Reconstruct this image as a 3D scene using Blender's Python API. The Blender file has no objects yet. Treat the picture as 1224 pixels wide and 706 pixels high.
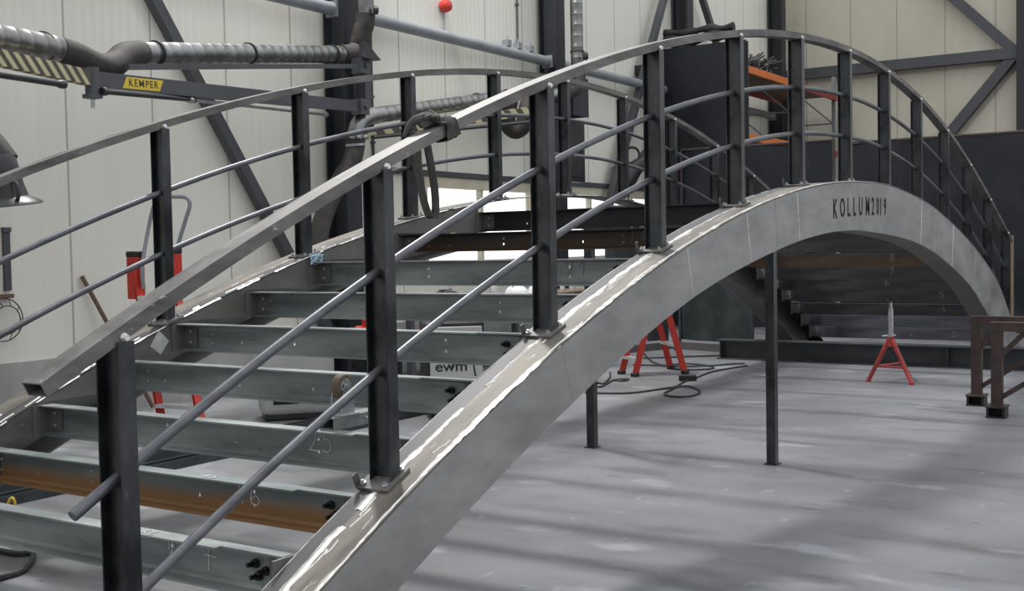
import bpy, bmesh, math, random
from mathutils import Vector, Matrix, Quaternion
random.seed(7)
C = bpy.context.scene.collection
PI = math.pi
V = Vector
# ------------------------------------------------------------------ camera frame (floor is z = 0, bridge runs along X)
FPX = 1374.34
CAM = V((-9.06303, -2.69289, 1.46529))
RGT = V((0.540541, -0.841108, -0.018798))
UPV = V((0.045614, 0.006988, 0.998935))
FWD = V((0.840080, 0.540823, -0.042144))
def ray(x, y): return FWD * FPX + RGT * (x - 612) - UPV * (y - 353)
def at(x, y, d): return CAM + ray(x, y) * (d / FPX)               # photo direction + real distance -> place in the hall
def on_x(x, y, X): r = ray(x, y); return CAM + r * ((X - CAM.x) / r.x)
def on_y(x, y, Y): r = ray(x, y); return CAM + r * ((Y - CAM.y) / r.y)
def on_z(x, y, Z): r = ray(x, y); return CAM + r * ((Z - CAM.z) / r.z)

# ------------------------------------------------------------------ materials
MATS = {}
def mat(name, c1, c2=None, scale=6.0, rough=0.5, metal=0.0, stretch=(1, 1, 1), bump=0.0, fine=None, rvar=0.12, contrast=(0.35, 0.65), spec=0.5):
    m = bpy.data.materials.new(name); m.use_nodes = True
    nt = m.node_tree; b = nt.nodes['Principled BSDF']
    b.inputs['Metallic'].default_value = metal
    b.inputs['Roughness'].default_value = rough
    b.inputs['Specular IOR Level'].default_value = spec
    c2 = c2 or c1
    tc = nt.nodes.new('ShaderNodeTexCoord'); mp = nt.nodes.new('ShaderNodeMapping')
    mp.inputs['Scale'].default_value = stretch
    nt.links.new(tc.outputs['Object'], mp.inputs['Vector'])
    n = nt.nodes.new('ShaderNodeTexNoise'); n.inputs['Scale'].default_value = scale; n.inputs['Detail'].default_value = 6; n.inputs['Roughness'].default_value = 0.62
    nt.links.new(mp.outputs['Vector'], n.inputs['Vector'])
    r = nt.nodes.new('ShaderNodeValToRGB')
    r.color_ramp.elements[0].position = contrast[0]; r.color_ramp.elements[0].color = (*c1, 1)
    r.color_ramp.elements[1].position = contrast[1]; r.color_ramp.elements[1].color = (*c2, 1)
    nt.links.new(n.outputs['Fac'], r.inputs['Fac'])
    out = r.outputs['Color']
    if fine:                                                          # (colour, scale, threshold) small specks and scuffs
        n2 = nt.nodes.new('ShaderNodeTexNoise'); n2.inputs['Scale'].default_value = fine[1]; n2.inputs['Detail'].default_value = 4
        nt.links.new(mp.outputs['Vector'], n2.inputs['Vector'])
        r2 = nt.nodes.new('ShaderNodeValToRGB'); r2.color_ramp.elements[0].position = fine[2]; r2.color_ramp.elements[1].position = min(1, fine[2] + 0.08)
        nt.links.new(n2.outputs['Fac'], r2.inputs['Fac'])
        mx = nt.nodes.new('ShaderNodeMix'); mx.data_type = 'RGBA'
        nt.links.new(r2.outputs['Color'], mx.inputs[0]); nt.links.new(out, mx.inputs[6]); mx.inputs[7].default_value = (*fine[0], 1)
        out = mx.outputs[2]
    nt.links.new(out, b.inputs['Base Color'])
    if rvar:
        mr = nt.nodes.new('ShaderNodeMapRange'); mr.inputs['To Min'].default_value = max(0.02, rough - rvar); mr.inputs['To Max'].default_value = min(1, rough + rvar)
        nt.links.new(n.outputs['Fac'], mr.inputs['Value']); nt.links.new(mr.outputs['Result'], b.inputs['Roughness'])
    if bump:
        bp = nt.nodes.new('ShaderNodeBump'); bp.inputs['Strength'].default_value = bump; bp.inputs['Distance'].default_value = 0.01
        nt.links.new(n.outputs['Fac'], bp.inputs['Height']); nt.links.new(bp.outputs['Normal'], b.inputs['Normal'])
    MATS[name] = m
    return m

def wall_mat(name, c1, c2, axis, pitch, offset, ribs):
    """sandwich panels: fine pressed ribs and a dark joint every pitch metres"""
    m = mat(name, c1, c2, scale=1.1, rough=0.55, stretch=(1, 1, 0.35), rvar=0.05, contrast=(0.3, 0.7))
    nt = m.node_tree; b = nt.nodes['Principled BSDF']
    base = b.inputs['Base Color'].links[0].from_socket
    tc = nt.nodes.new('ShaderNodeTexCoord'); sx = nt.nodes.new('ShaderNodeSeparateXYZ'); nt.links.new(tc.outputs['Object'], sx.inputs[0])
    s = sx.outputs[axis]
    def mth(op, a, bv=None):
        q = nt.nodes.new('ShaderNodeMath'); q.operation = op
        if hasattr(a, 'links'): nt.links.new(a, q.inputs[0])
        else: q.inputs[0].default_value = a
        if bv is not None: q.inputs[1].default_value = bv
        return q.outputs[0]
    fr = mth('FRACT', mth('MULTIPLY', mth('ADD', s, -offset + 100 * pitch), 1 / pitch))
    j = mth('LESS_THAN', mth('ABSOLUTE', mth('ADD', fr, -0.5)), 0.011)
    mx = nt.nodes.new('ShaderNodeMix'); mx.data_type = 'RGBA'
    nt.links.new(mth('MULTIPLY', j, 0.55), mx.inputs[0]); nt.links.new(base, mx.inputs[6]); mx.inputs[7].default_value = (0.16, 0.15, 0.13, 1)
    # streaks of dirt running down the ribs
    mp = nt.nodes.new('ShaderNodeMapping'); mp.inputs['Scale'].default_value = (9, 9, 0.25) ; nt.links.new(tc.outputs['Object'], mp.inputs['Vector'])
    n3 = nt.nodes.new('ShaderNodeTexNoise'); n3.inputs['Scale'].default_value = 1.0; n3.inputs['Detail'].default_value = 3; nt.links.new(mp.outputs['Vector'], n3.inputs['Vector'])
    rr = nt.nodes.new('ShaderNodeValToRGB'); rr.color_ramp.elements[0].position = 0.55; rr.color_ramp.elements[1].position = 0.8
    nt.links.new(n3.outputs['Fac'], rr.inputs['Fac'])
    m2 = nt.nodes.new('ShaderNodeMix'); m2.data_type = 'RGBA'
    nt.links.new(mth('MULTIPLY', rr.outputs['Color'], 0.18), m2.inputs[0]); nt.links.new(mx.outputs[2], m2.inputs[6]); m2.inputs[7].default_value = (c1[0] * 0.62, c1[1] * 0.6, c1[2] * 0.52, 1)
    nt.links.new(m2.outputs[2], b.inputs['Base Color'])
    w = mth('SINE', mth('MULTIPLY', s, ribs))
    bp = nt.nodes.new('ShaderNodeBump'); bp.inputs['Strength'].default_value = 0.2; bp.inputs['Distance'].default_value = 0.004
    nt.links.new(w, bp.inputs['Height']); nt.links.new(bp.outputs['Normal'], b.inputs['Normal'])
    return m

M_POST = mat('post_steel', (0.028, 0.029, 0.032), (0.10, 0.103, 0.11), scale=5, rough=0.32, metal=0.75, stretch=(1, 1, 0.5), fine=((0.16, 0.15, 0.14), 40, 0.66))
M_RAIL = mat('rail_steel', (0.095, 0.090, 0.087), (0.225, 0.213, 0.202), scale=5, rough=0.58, metal=0.45, stretch=(0.5, 2, 2), fine=((0.42, 0.40, 0.37), 30, 0.67))
M_BAR = mat('bar_steel', (0.085, 0.088, 0.098), (0.165, 0.17, 0.185), scale=7, rough=0.42, metal=0.6, stretch=(0.5, 2, 2))
M_TOP = mat('arch_top_steel', (0.095, 0.085, 0.075), (0.235, 0.21, 0.18), scale=3.6, rough=0.6, metal=0.3, stretch=(0.7, 3.2, 1), fine=((0.55, 0.52, 0.46), 9, 0.66), bump=0.1)
M_TOPIN = mat('arch_top_inner_steel', (0.050, 0.047, 0.051), (0.105, 0.098, 0.100), scale=3.6, rough=0.55, metal=0.35, stretch=(0.7, 3.2, 1), fine=((0.30, 0.28, 0.26), 12, 0.70))
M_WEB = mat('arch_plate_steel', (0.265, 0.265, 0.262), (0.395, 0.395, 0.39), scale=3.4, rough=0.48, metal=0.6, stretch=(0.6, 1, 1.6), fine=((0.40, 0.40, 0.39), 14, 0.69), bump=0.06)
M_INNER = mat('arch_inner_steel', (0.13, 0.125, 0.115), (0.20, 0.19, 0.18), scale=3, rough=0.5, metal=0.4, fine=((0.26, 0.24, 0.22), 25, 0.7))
M_WELD = mat('ground_weld', (0.62, 0.60, 0.56), (0.9, 0.88, 0.84), scale=30, rough=0.35, metal=0.6)
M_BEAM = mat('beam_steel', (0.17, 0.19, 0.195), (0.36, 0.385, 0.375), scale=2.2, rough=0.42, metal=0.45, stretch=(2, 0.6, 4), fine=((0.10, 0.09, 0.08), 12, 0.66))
M_SHADEBEAM = mat('shaded_beam_steel', (0.024, 0.024, 0.028), (0.050, 0.048, 0.052), scale=2.6, rough=0.5, metal=0.4, stretch=(2, 0.6, 4))  # beam steel with the shade under the bridge put into its colour
M_LITBEAM = mat('lit_beam_steel', (0.065, 0.066, 0.082), (0.12, 0.122, 0.15), scale=2.6, rough=0.5, metal=0.35, stretch=(2, 0.6, 4))  # lighter bluish copy: stronger light on the lowest far beams, painted in
def rust_mat(name, base, rust, lo, hi):
    m = mat(name, *base, scale=2.6, rough=0.5, metal=0.35, stretch=(2, 0.6, 4))
    nt = m.node_tree; b = nt.nodes['Principled BSDF']; o = b.inputs['Base Color'].links[0].from_socket
    tc = nt.nodes.new('ShaderNodeTexCoord'); sp = nt.nodes.new('ShaderNodeSeparateXYZ'); nt.links.new(tc.outputs['Object'], sp.inputs[0])
    n = nt.nodes.new('ShaderNodeTexNoise'); n.inputs['Scale'].default_value = 3; nt.links.new(tc.outputs['Object'], n.inputs['Vector'])
    a = nt.nodes.new('ShaderNodeMath'); a.operation = 'MULTIPLY_ADD'; nt.links.new(n.outputs['Fac'], a.inputs[0]); a.inputs[1].default_value = 0.07; nt.links.new(sp.outputs[2], a.inputs[2])
    mr = nt.nodes.new('ShaderNodeMapRange'); mr.inputs['From Min'].default_value = lo; mr.inputs['From Max'].default_value = hi; mr.inputs['To Min'].default_value = 1; mr.inputs['To Max'].default_value = 0
    nt.links.new(a.outputs[0], mr.inputs['Value'])
    mx = nt.nodes.new('ShaderNodeMix'); mx.data_type = 'RGBA'; nt.links.new(mr.outputs['Result'], mx.inputs[0]); nt.links.new(o, mx.inputs[6]); mx.inputs[7].default_value = (*rust, 1)
    nt.links.new(mx.outputs[2], b.inputs['Base Color'])
    return m
M_RUSTBEAM = rust_mat('rusty_beam_steel', ((0.13, 0.155, 0.155), (0.24, 0.27, 0.26)), (0.27, 0.145, 0.065), -0.075, -0.02)
M_BROWNBEAM = rust_mat('brown_beam_steel', ((0.030, 0.026, 0.024), (0.055, 0.045, 0.036)), (0.075, 0.043, 0.025), -0.12, 0.03)
M_CHALK = mat('chalk', (0.62, 0.62, 0.60), (0.75, 0.75, 0.73), scale=60, rough=0.9)
M_FAINT = mat('faint_chalk', (0.24, 0.24, 0.235), (0.33, 0.33, 0.32), scale=60, rough=0.9)
M_BOLT = mat('black_bolt', (0.02, 0.02, 0.022), (0.05, 0.05, 0.055), scale=20, rough=0.35, metal=0.7)
M_ZINC = mat('zinc', (0.42, 0.44, 0.45), (0.62, 0.64, 0.65), scale=14, rough=0.32, metal=0.8)
M_HOLE = mat('cut_shadow', (0.012, 0.012, 0.013), rough=0.9)
M_COL = mat('column_paint', (0.022, 0.024, 0.030), (0.034, 0.036, 0.044), scale=3, rough=0.5, spec=0.4)
M_COLG = mat('brace_paint', (0.062, 0.064, 0.072), (0.085, 0.088, 0.098), scale=3, rough=0.5)
M_TUBE = mat('grey_tube_paint', (0.23, 0.245, 0.265), (0.30, 0.315, 0.335), scale=3, rough=0.4)
M_DUCT = mat('galvanised_duct', (0.19, 0.19, 0.188), (0.32, 0.322, 0.32), scale=5, rough=0.34, metal=0.85)
M_HOSE = mat('dark_hose', (0.030, 0.026, 0.025), (0.055, 0.048, 0.045), scale=9, rough=0.75, bump=0.25)
M_YELLOW = mat('yellow_sticker', (0.72, 0.50, 0.04), (0.80, 0.58, 0.06), scale=8, rough=0.5)
M_CREAM = mat('dirty_cream_stripe', (0.50, 0.45, 0.26), (0.60, 0.54, 0.34), scale=9, rough=0.6)
M_STRIPE = mat('brown_black_stripe', (0.075, 0.060, 0.045), (0.10, 0.085, 0.065), scale=9, rough=0.6)
M_RED = mat('ladder_red', (0.46, 0.030, 0.018), (0.60, 0.045, 0.028), scale=7, rough=0.45, fine=((0.20, 0.02, 0.015), 22, 0.68))
M_JACKRED = mat('jack_red', (0.33, 0.035, 0.035), (0.45, 0.06, 0.055), scale=9, rough=0.5, fine=((0.12, 0.03, 0.03), 30, 0.64))
M_ALU = mat('aluminium', (0.55, 0.56, 0.56), (0.70, 0.71, 0.71), scale=8, rough=0.4, metal=0.6)
M_BLACK = mat('black_rubber', (0.012, 0.012, 0.013), (0.025, 0.025, 0.026), scale=12, rough=0.6)
M_CURT = mat('black_curtain', (0.007, 0.008, 0.012), (0.016, 0.017, 0.024), scale=2, rough=0.55, spec=0.35, bump=0.15)
M_SCREEN = mat('grey_screen_sheet', (0.035, 0.042, 0.045), (0.11, 0.12, 0.115), scale=1.6, rough=0.35, contrast=(0.42, 0.78), bump=0.2)
M_ORANGE = mat('rack_orange', (0.62, 0.15, 0.035), (0.72, 0.19, 0.05), scale=5, rough=0.5)
M_DRED = mat('rack_red', (0.26, 0.028, 0.025), (0.33, 0.04, 0.035), scale=5, rough=0.5)
M_WOOD = mat('shelf_board', (0.16, 0.115, 0.075), (0.23, 0.17, 0.115), scale=4, rough=0.7, stretch=(1, 6, 1))
M_RUST = mat('rusted_trestle', (0.050, 0.036, 0.034), (0.095, 0.062, 0.055), scale=9, rough=0.7, metal=0.2)
M_SCRAP = mat('scrap_steel', (0.05, 0.05, 0.052), (0.14, 0.14, 0.14), scale=9, rough=0.5, metal=0.4)
M_WHITE = mat('white_plastic', (0.72, 0.73, 0.73), (0.8, 0.8, 0.8), scale=5, rough=0.4)
M_LGREY = mat('light_grey_cover', (0.42, 0.42, 0.40), (0.52, 0.52, 0.50), scale=3, rough=0.5, fine=((0.30, 0.29, 0.27), 9, 0.68))
M_PANELGREY = mat('welder_grey', (0.56, 0.56, 0.54), (0.64, 0.64, 0.62), scale=5, rough=0.45)
M_DKPLAST = mat('dark_plastic', (0.02, 0.021, 0.024), (0.04, 0.042, 0.046), scale=6, rough=0.4)
M_BLUE = mat('blue_paint', (0.03, 0.08, 0.35), (0.05, 0.11, 0.42), scale=6, rough=0.4)
M_FRAME = mat('window_frame_cream', (0.60, 0.55, 0.42), (0.68, 0.63, 0.50), scale=4, rough=0.5)
M_RAG = mat('grey_rag', (0.05, 0.048, 0.045), (0.12, 0.115, 0.11), scale=18, rough=0.9, bump=0.5, stretch=(1, 4, 1))
M_CABLE = mat('cable_black', (0.02, 0.02, 0.022), (0.04, 0.04, 0.045), scale=9, rough=0.5)
M_LBLUE = mat('pale_blue_wire', (0.32, 0.48, 0.60), (0.5, 0.66, 0.76), scale=30, rough=0.6)
M_TREAD = mat('castor_tread', (0.10, 0.075, 0.045), (0.15, 0.11, 0.07), scale=12, rough=0.7)
M_TIMBER = mat('brown_wood', (0.12, 0.075, 0.05), (0.2, 0.13, 0.09), scale=9, rough=0.7, stretch=(1, 1, 0.2))
M_PAPER = mat('pale_patch', (0.42, 0.42, 0.40), (0.55, 0.55, 0.53), scale=20, rough=0.8)
M_PLINTH = mat('plinth_concrete', (0.36, 0.355, 0.34), (0.46, 0.455, 0.44), scale=3, rough=0.7, stretch=(1, 1, 0.4))
M_REDCAP = mat('red_plastic', (0.55, 0.03, 0.025), (0.62, 0.05, 0.035), scale=9, rough=0.35)
M_HBEAM = mat('floor_beam_steel', (0.045, 0.052, 0.058), (0.085, 0.095, 0.102), scale=2, rough=0.5, metal=0.35, stretch=(2, 0.6, 3))
M_WALL = wall_mat('cream_panels', (0.83, 0.805, 0.715), (0.88, 0.865, 0.79), 0, 0.972, -2.45 + 0.486, 62.0)
M_WALLE = wall_mat('cream_end_panels', (0.60, 0.555, 0.45), (0.70, 0.66, 0.555), 1, 1.0, 0.3, 34.0)

def floor_mat():
    m = mat('floor_concrete', (0.135, 0.136, 0.146), (0.235, 0.236, 0.250), scale=0.8, rough=0.5, stretch=(1, 0.55, 1), fine=((0.29, 0.295, 0.315), 2.3, 0.60), rvar=0.18)
    nt = m.node_tree; b = nt.nodes['Principled BSDF']; o = b.inputs['Base Color'].links[0].from_socket
    tc = nt.nodes.new('ShaderNodeTexCoord')
    def layer(col, scale, lo, hi, st, k, det=5):
        nonlocal o
        mp = nt.nodes.new('ShaderNodeMapping'); mp.inputs['Scale'].default_value = st; nt.links.new(tc.outputs['Object'], mp.inputs['Vector'])
        n = nt.nodes.new('ShaderNodeTexNoise'); n.inputs['Scale'].default_value = scale; n.inputs['Detail'].default_value = det; nt.links.new(mp.outputs['Vector'], n.inputs['Vector'])
        r = nt.nodes.new('ShaderNodeValToRGB'); r.color_ramp.elements[0].position = lo; r.color_ramp.elements[1].position = hi
        nt.links.new(n.outputs['Fac'], r.inputs['Fac'])
        q = nt.nodes.new('ShaderNodeMath'); q.operation = 'MULTIPLY'; nt.links.new(r.outputs['Color'], q.inputs[0]); q.inputs[1].default_value = k
        mx = nt.nodes.new('ShaderNodeMix'); mx.data_type = 'RGBA'; nt.links.new(q.outputs[0], mx.inputs[0]); nt.links.new(o, mx.inputs[6]); mx.inputs[7].default_value = (*col, 1)
        o = mx.outputs[2]
    layer((0.065, 0.062, 0.068), 1.6, 0.56, 0.72, (1.6, 0.5, 1), 0.65)          # scuffed smears
    layer((0.10, 0.085, 0.075), 4.5, 0.64, 0.74, (1.8, 0.5, 1), 0.6)           # brownish smears
    layer((0.045, 0.042, 0.042), 17, 0.70, 0.74, (1.4, 0.6, 1), 0.8, 3)       # oil spots and grit
    layer((0.34, 0.35, 0.38), 5.5, 0.66, 0.72, (0.8, 1.6, 1), 0.45)           # pale dust
    nt.links.new(o, b.inputs['Base Color'])
    return m
M_FLOOR = floor_mat()
def glass_mat():
    m = bpy.data.materials.new('window_glass'); m.use_nodes = True; nt = m.node_tree
    b = nt.nodes['Principled BSDF']; b.inputs['Base Color'].default_value = (1, 1, 1, 1); b.inputs['Roughness'].default_value = 0.05
    b.inputs['Transmission Weight'].default_value = 1.0; b.inputs['IOR'].default_value = 1.05
    return m
M_GLASS = glass_mat()

# ------------------------------------------------------------------ mesh builder
class MB:
    def __init__(s): s.v = []; s.f = []; s.m = []; s.cm = 0
    def add(s, vs, fs):
        o = len(s.v); s.v += [V(q) for q in vs]; s.f += [tuple(i + o for i in f) for f in fs]; s.m += [s.cm] * len(fs); return s
    def box(s, lo, hi, M=None):
        (a, b, c), (d, e, f) = lo, hi
        vs = [V(q) for q in ((a, b, c), (d, b, c), (d, e, c), (a, e, c), (a, b, f), (d, b, f), (d, e, f), (a, e, f))]
        if M: vs = [M @ q for q in vs]
        return s.add(vs, [(0, 3, 2, 1), (4, 5, 6, 7), (0, 1, 5, 4), (1, 2, 6, 5), (2, 3, 7, 6), (3, 0, 4, 7)])
    def bbox(s, c, size, M=None, bev=0.0):
        """box about c with its long edges chamfered by bev"""
        x, y, z = [q / 2 for q in size]
        if not bev: return s.box((c[0] - x, c[1] - y, c[2] - z), (c[0] + x, c[1] + y, c[2] + z), M)
        bm = bmesh.new(); bmesh.ops.create_cube(bm, size=1.0)
        for q in bm.verts: q.co = V((q.co.x * 2 * x + c[0], q.co.y * 2 * y + c[1], q.co.z * 2 * z + c[2]))
        bmesh.ops.bevel(bm, geom=bm.edges[:], offset=bev, segments=3, affect='EDGES', profile=0.5)
        bm.verts.ensure_lookup_table()
        for i, q in enumerate(bm.verts): q.index = i
        vs = [(M @ q.co if M else q.co.copy()) for q in bm.verts]; fs = [tuple(w.index for w in f.verts) for f in bm.faces]
        bm.free(); return s.add(vs, fs)
    def sweep(s, prof, pts, up=V((0, 0, 1)), caps=True, closed=True, fixed_side=None):
        """profile [(side, up)] carried along pts"""
        pts = [V(q) for q in pts]; n = len(prof); vs = []
        for i, q in enumerate(pts):
            t = (pts[min(i + 1, len(pts) - 1)] - pts[max(i - 1, 0)]).normalized()
            sd = V(fixed_side) if fixed_side else t.cross(V(up)).normalized()
            u = sd.cross(t).normalized()
            vs += [q + sd * a + u * b for a, b in prof]
        fs = []
        for i in range(len(pts) - 1):
            for k in range(n if closed else n - 1):
                a, b = i * n + k, i * n + (k + 1) % n
                fs.append((a, b, b + n, a + n))
        if caps and closed: fs += [tuple(range(n - 1, -1, -1)), tuple(range((len(pts) - 1) * n, len(pts) * n))]
        return s.add(vs, fs)
    def tube(s, pts, r, n=10, caps=True):
        pts = [V(q) for q in pts]
        t = (pts[1] - pts[0]).normalized(); ref = V((0, 0, 1)) if abs(t.z) < 0.9 else V((1, 0, 0))
        nx = t.cross(ref).normalized(); vs = []
        for i, q in enumerate(pts):
            t2 = (pts[min(i + 1, len(pts) - 1)] - pts[max(i - 1, 0)]).normalized()
            nx = (nx - t2 * nx.dot(t2)).normalized(); ny = t2.cross(nx)
            rr = r[i] if isinstance(r, (list, tuple)) else r
            vs += [q + (nx * math.cos(2 * PI * k / n) + ny * math.sin(2 * PI * k / n)) * rr for k in range(n)]
        fs = [(i * n + k, i * n + (k + 1) % n, (i + 1) * n + (k + 1) % n, (i + 1) * n + k) for i in range(len(pts) - 1) for k in range(n)]
        if caps: fs += [tuple(range(n - 1, -1, -1)), tuple(range((len(pts) - 1) * n, len(pts) * n))]
        return s.add(vs, fs)
    def prism(s, poly, a, b):
        """polygon (3D points) extruded by vector b - a ; poly given about a"""
        d = V(b) - V(a); n = len(poly); p = [V(q) for q in poly]
        return s.add(p + [q + d for q in p], [tuple(range(n - 1, -1, -1)), tuple(range(n, 2 * n))] + [(k, (k + 1) % n, n + (k + 1) % n, n + k) for k in range(n)])
    def lathe(s, prof, c, axis=V((0, 0, 1)), n=20):
        q = V((0, 0, 1)).rotation_difference(V(axis)); vs = []
        for r, z in prof: vs += [V(c) + q @ V((r * math.cos(2 * PI * k / n), r * math.sin(2 * PI * k / n), z)) for k in range(n)]
        fs = [(i * n + k, i * n + (k + 1) % n, (i + 1) * n + (k + 1) % n, (i + 1) * n + k) for i in range(len(prof) - 1) for k in range(n)]
        fs += [tuple(range(n - 1, -1, -1)), tuple(range((len(prof) - 1) * n, len(prof) * n))]
        return s.add(vs, fs)
    def build(s, name, mats, parent=None, smooth=False, origin=None):
        me = bpy.data.meshes.new(name)
        o0 = V(origin) if origin is not None else V((0, 0, 0))
        me.from_pydata([q - o0 for q in s.v], [], s.f)
        for m in (mats if isinstance(mats, (list, tuple)) else [mats]): me.materials.append(m)
        for p, i in zip(me.polygons, s.m): p.material_index = i
        bm = bmesh.new(); bm.from_mesh(me); bmesh.ops.recalc_face_normals(bm, faces=bm.faces); bm.to_mesh(me); bm.free()
        if smooth:
            for p in me.polygons: p.use_smooth = True
            me.set_sharp_from_angle(angle=math.radians(40))
        ob = bpy.data.objects.new(name, me); C.objects.link(ob); ob.location = o0
        if parent:
            ob.parent = parent
            ob.location = o0 - wloc(parent)
        return ob
def wloc(o):
    p = V((0, 0, 0))
    while o: p += o.location; o = o.parent
    return p
def tag(o, label=None, cat=None, group=None, kind=None):
    for k, v in (('label', label), ('category', cat), ('group', group), ('kind', kind)):
        if v: o[k] = v
    return o
def thing(name, label, cat, loc, group=None):
    o = bpy.data.objects.new(name, None); C.objects.link(o); o.location = V(loc); o.empty_display_size = 0.2
    return tag(o, label, cat, group)
def struct(name, mb, m, smooth=False):
    return tag(mb.build(name, m, smooth=smooth), kind='structure')
def copy_thing(o, loc, label, group=None):
    def cp(q, par):
        c = q.copy(); C.objects.link(c)
        if par: c.parent = par
        for ch in list(q.children): cp(ch, c)
        return c
    r = cp(o, None); r.location = V(loc); r['label'] = label
    if group: r['group'] = group
    return r
def spline(pts, per=8):
    pts = [V(q) for q in pts]; out = []
    for i in range(len(pts) - 1):
        a, b, c, d = pts[max(i - 1, 0)], pts[i], pts[i + 1], pts[min(i + 2, len(pts) - 1)]
        for k in range(per):
            t = k / per
            out.append(0.5 * ((2 * b) + (c - a) * t + (2 * a - 5 * b + 4 * c - d) * t * t + (3 * b - a - 3 * c + d) * t ** 3))
    return out + [pts[-1]]
_txt = {}
def text_mesh(body, size, extrude, space=1.0, bold=0.0):
    cu = bpy.data.curves.new('lettering', 'FONT'); cu.body = body; cu.size = size; cu.extrude = extrude; cu.space_character = space; cu.offset = bold
    cu.align_x = 'CENTER'; cu.align_y = 'CENTER'; cu.resolution_u = 4
    o = bpy.data.objects.new('lettering', cu); C.objects.link(o)
    bpy.context.view_layer.update()
    me = bpy.data.meshes.new_from_object(o.evaluated_get(bpy.context.evaluated_depsgraph_get()))
    bpy.data.objects.remove(o); bpy.data.curves.remove(cu)
    vs = [v.co.copy() for v in me.vertices]; fs = [tuple(p.vertices) for p in me.polygons]
    bpy.data.meshes.remove(me); return vs, fs

# ------------------------------------------------------------------ bridge curves (heights above the floor)
ZC = (1.534628, 0.080425, -1.242219, -0.072142, 0.055806, 0.078951)
def zt(X): return 1.4 + sum(c * (X / 6) ** i for i, c in enumerate(ZC))          # under side of the hand rail
def zb_l(X): return zt(X) - (1.0 + 0.01225 * (X / 6) + 0.15058 * (X / 6) ** 2) - 0.015
_R = [(-0.5, 1.9155), (0.735, 1.923), (2.077, 1.803), (3.224, 1.602), (4.366, 1.334), (5.58, 0.944), (6.337, 0.552), (7.0, 0.16), (7.4, -0.1)]
def interp(T, X):
    if X <= T[0][0]: return T[0][1]
    for (a, p), (b, q) in zip(T, T[1:]):
        if X <= b:
            i = T.index((a, p)); t = (X - a) / (b - a)
            m0 = (q - T[i - 1][1]) / (b - T[i - 1][0]) if i else (q - p) / (b - a)
            m1 = (T[i + 2][1] - p) / (T[i + 2][0] - a) if i + 2 < len(T) else (q - p) / (b - a)
            h = b - a
            return (2 * t ** 3 - 3 * t * t + 1) * p + (t ** 3 - 2 * t * t + t) * h * m0 + (-2 * t ** 3 + 3 * t * t) * q + (t ** 3 - t * t) * h * m1
    return T[-1][1]
def za(X):                                                                   # top of the arch girder
    if X <= -0.5: return zb_l(X)
    if X >= 0.735: return interp(_R, X)
    t = (X + 0.5) / 1.235; t = t * t * (3 - 2 * t)
    return zb_l(X) * (1 - t) + interp(_R, X) * t
_D = [(-8.0, 0.30), (-5.8, 0.30), (-4.5, 0.305), (-3.3, 0.303), (-2.2, 0.332), (-1.5, 0.342), (-0.3, 0.369), (0.66, 0.415), (1.65, 0.418), (2.9, 0.44), (4.14, 0.48), (4.82, 0.55), (5.5, 0.61), (6.2, 0.67), (7.4, 0.75)]
def zl(X): return za(X) - interp(_D, X)                                         # under side
W = 2.5425
XS = [-7.3 + i * 0.1 for i in range(148)]
POST_X = [1.1449 * t + 0.3852e-3 * t ** 3 for t in range(-6, 7)]

bridge = thing('footbridge', 'grey steel arched footbridge with railings and open cross beams standing in the workshop', 'bridge', (0, W / 2, 0))

def strip_between(mb, f_lo, f_hi, y0, y1, xs):
    """solid plate between two curves in XZ, from y0 to y1"""
    n = len(xs); vs = []
    for X in xs:
        a, b = f_lo(X), f_hi(X)
        vs += [(X, y0, a), (X, y1, a), (X, y1, b), (X, y0, b)]
    fs = [(i * 4 + k, i * 4 + (k + 1) % 4, i * 4 + 4 + (k + 1) % 4, i * 4 + 4 + k) for i in range(n - 1) for k in range(4)]
    fs += [(3, 2, 1, 0), tuple((n - 1) * 4 + k for k in range(4))]
    mb.add(vs, fs)
def clampf(f): return lambda X: max(0.004, f(X))
def bead(mb, y, x0, x1, wmin, wmax, keep, jit, zoff=0.0, step=0.022, gaplen=(0.03, 0.15)):
    """an irregular ground weld lying along the top of the girder"""
    X = x0; run = []
    def flush():
        if len(run) > 2:
            vs = []
            for (q, yy, w) in run:
                z = za(q) + zoff
                vs += [(q, yy - w, z - 0.0005), (q, yy, z + 0.0035), (q, yy + w, z - 0.0005)]
            fs = []
            for i in range(len(run) - 1):
                for k in (0, 1): fs.append((i * 3 + k, i * 3 + k + 1, i * 3 + k + 4, i * 3 + k + 3))
            mb.add(vs, fs)
        run.clear()
    w = (wmin + wmax) / 2; yo = 0
    while X < x1:
        if random.random() > keep: flush(); X += random.uniform(*gaplen); continue
        w = min(wmax, max(wmin, w + random.uniform(-1, 1) * (wmax - wmin) * 0.35))
        yo = yo * 0.85 + random.uniform(-jit, jit)
        run.append((X, y + yo, w)); X += step * random.uniform(0.6, 1.4)
    flush()

BEAM_LEFT = [(-6.25, 0.4225), (-5.85, 0.550), (-5.50, 0.712), (-5.05, 0.897), (-4.60, 1.063), (-4.02, 1.220), (-3.46, 1.392), (-2.55, 1.568), (-1.52, 1.744)]
BEAM_RIGHT = [(-0.5, 1.76), (0.5, 1.76), (1.5, 1.744), (2.52, 1.606), (3.46, 1.492), (4.02, 1.320), (4.60, 1.156), (5.05, 1.012), (5.50, 0.845), (5.86, 0.652), (6.25, 0.472), (6.6, 0.292)]
BEAMS = BEAM_LEFT + BEAM_RIGHT

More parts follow.
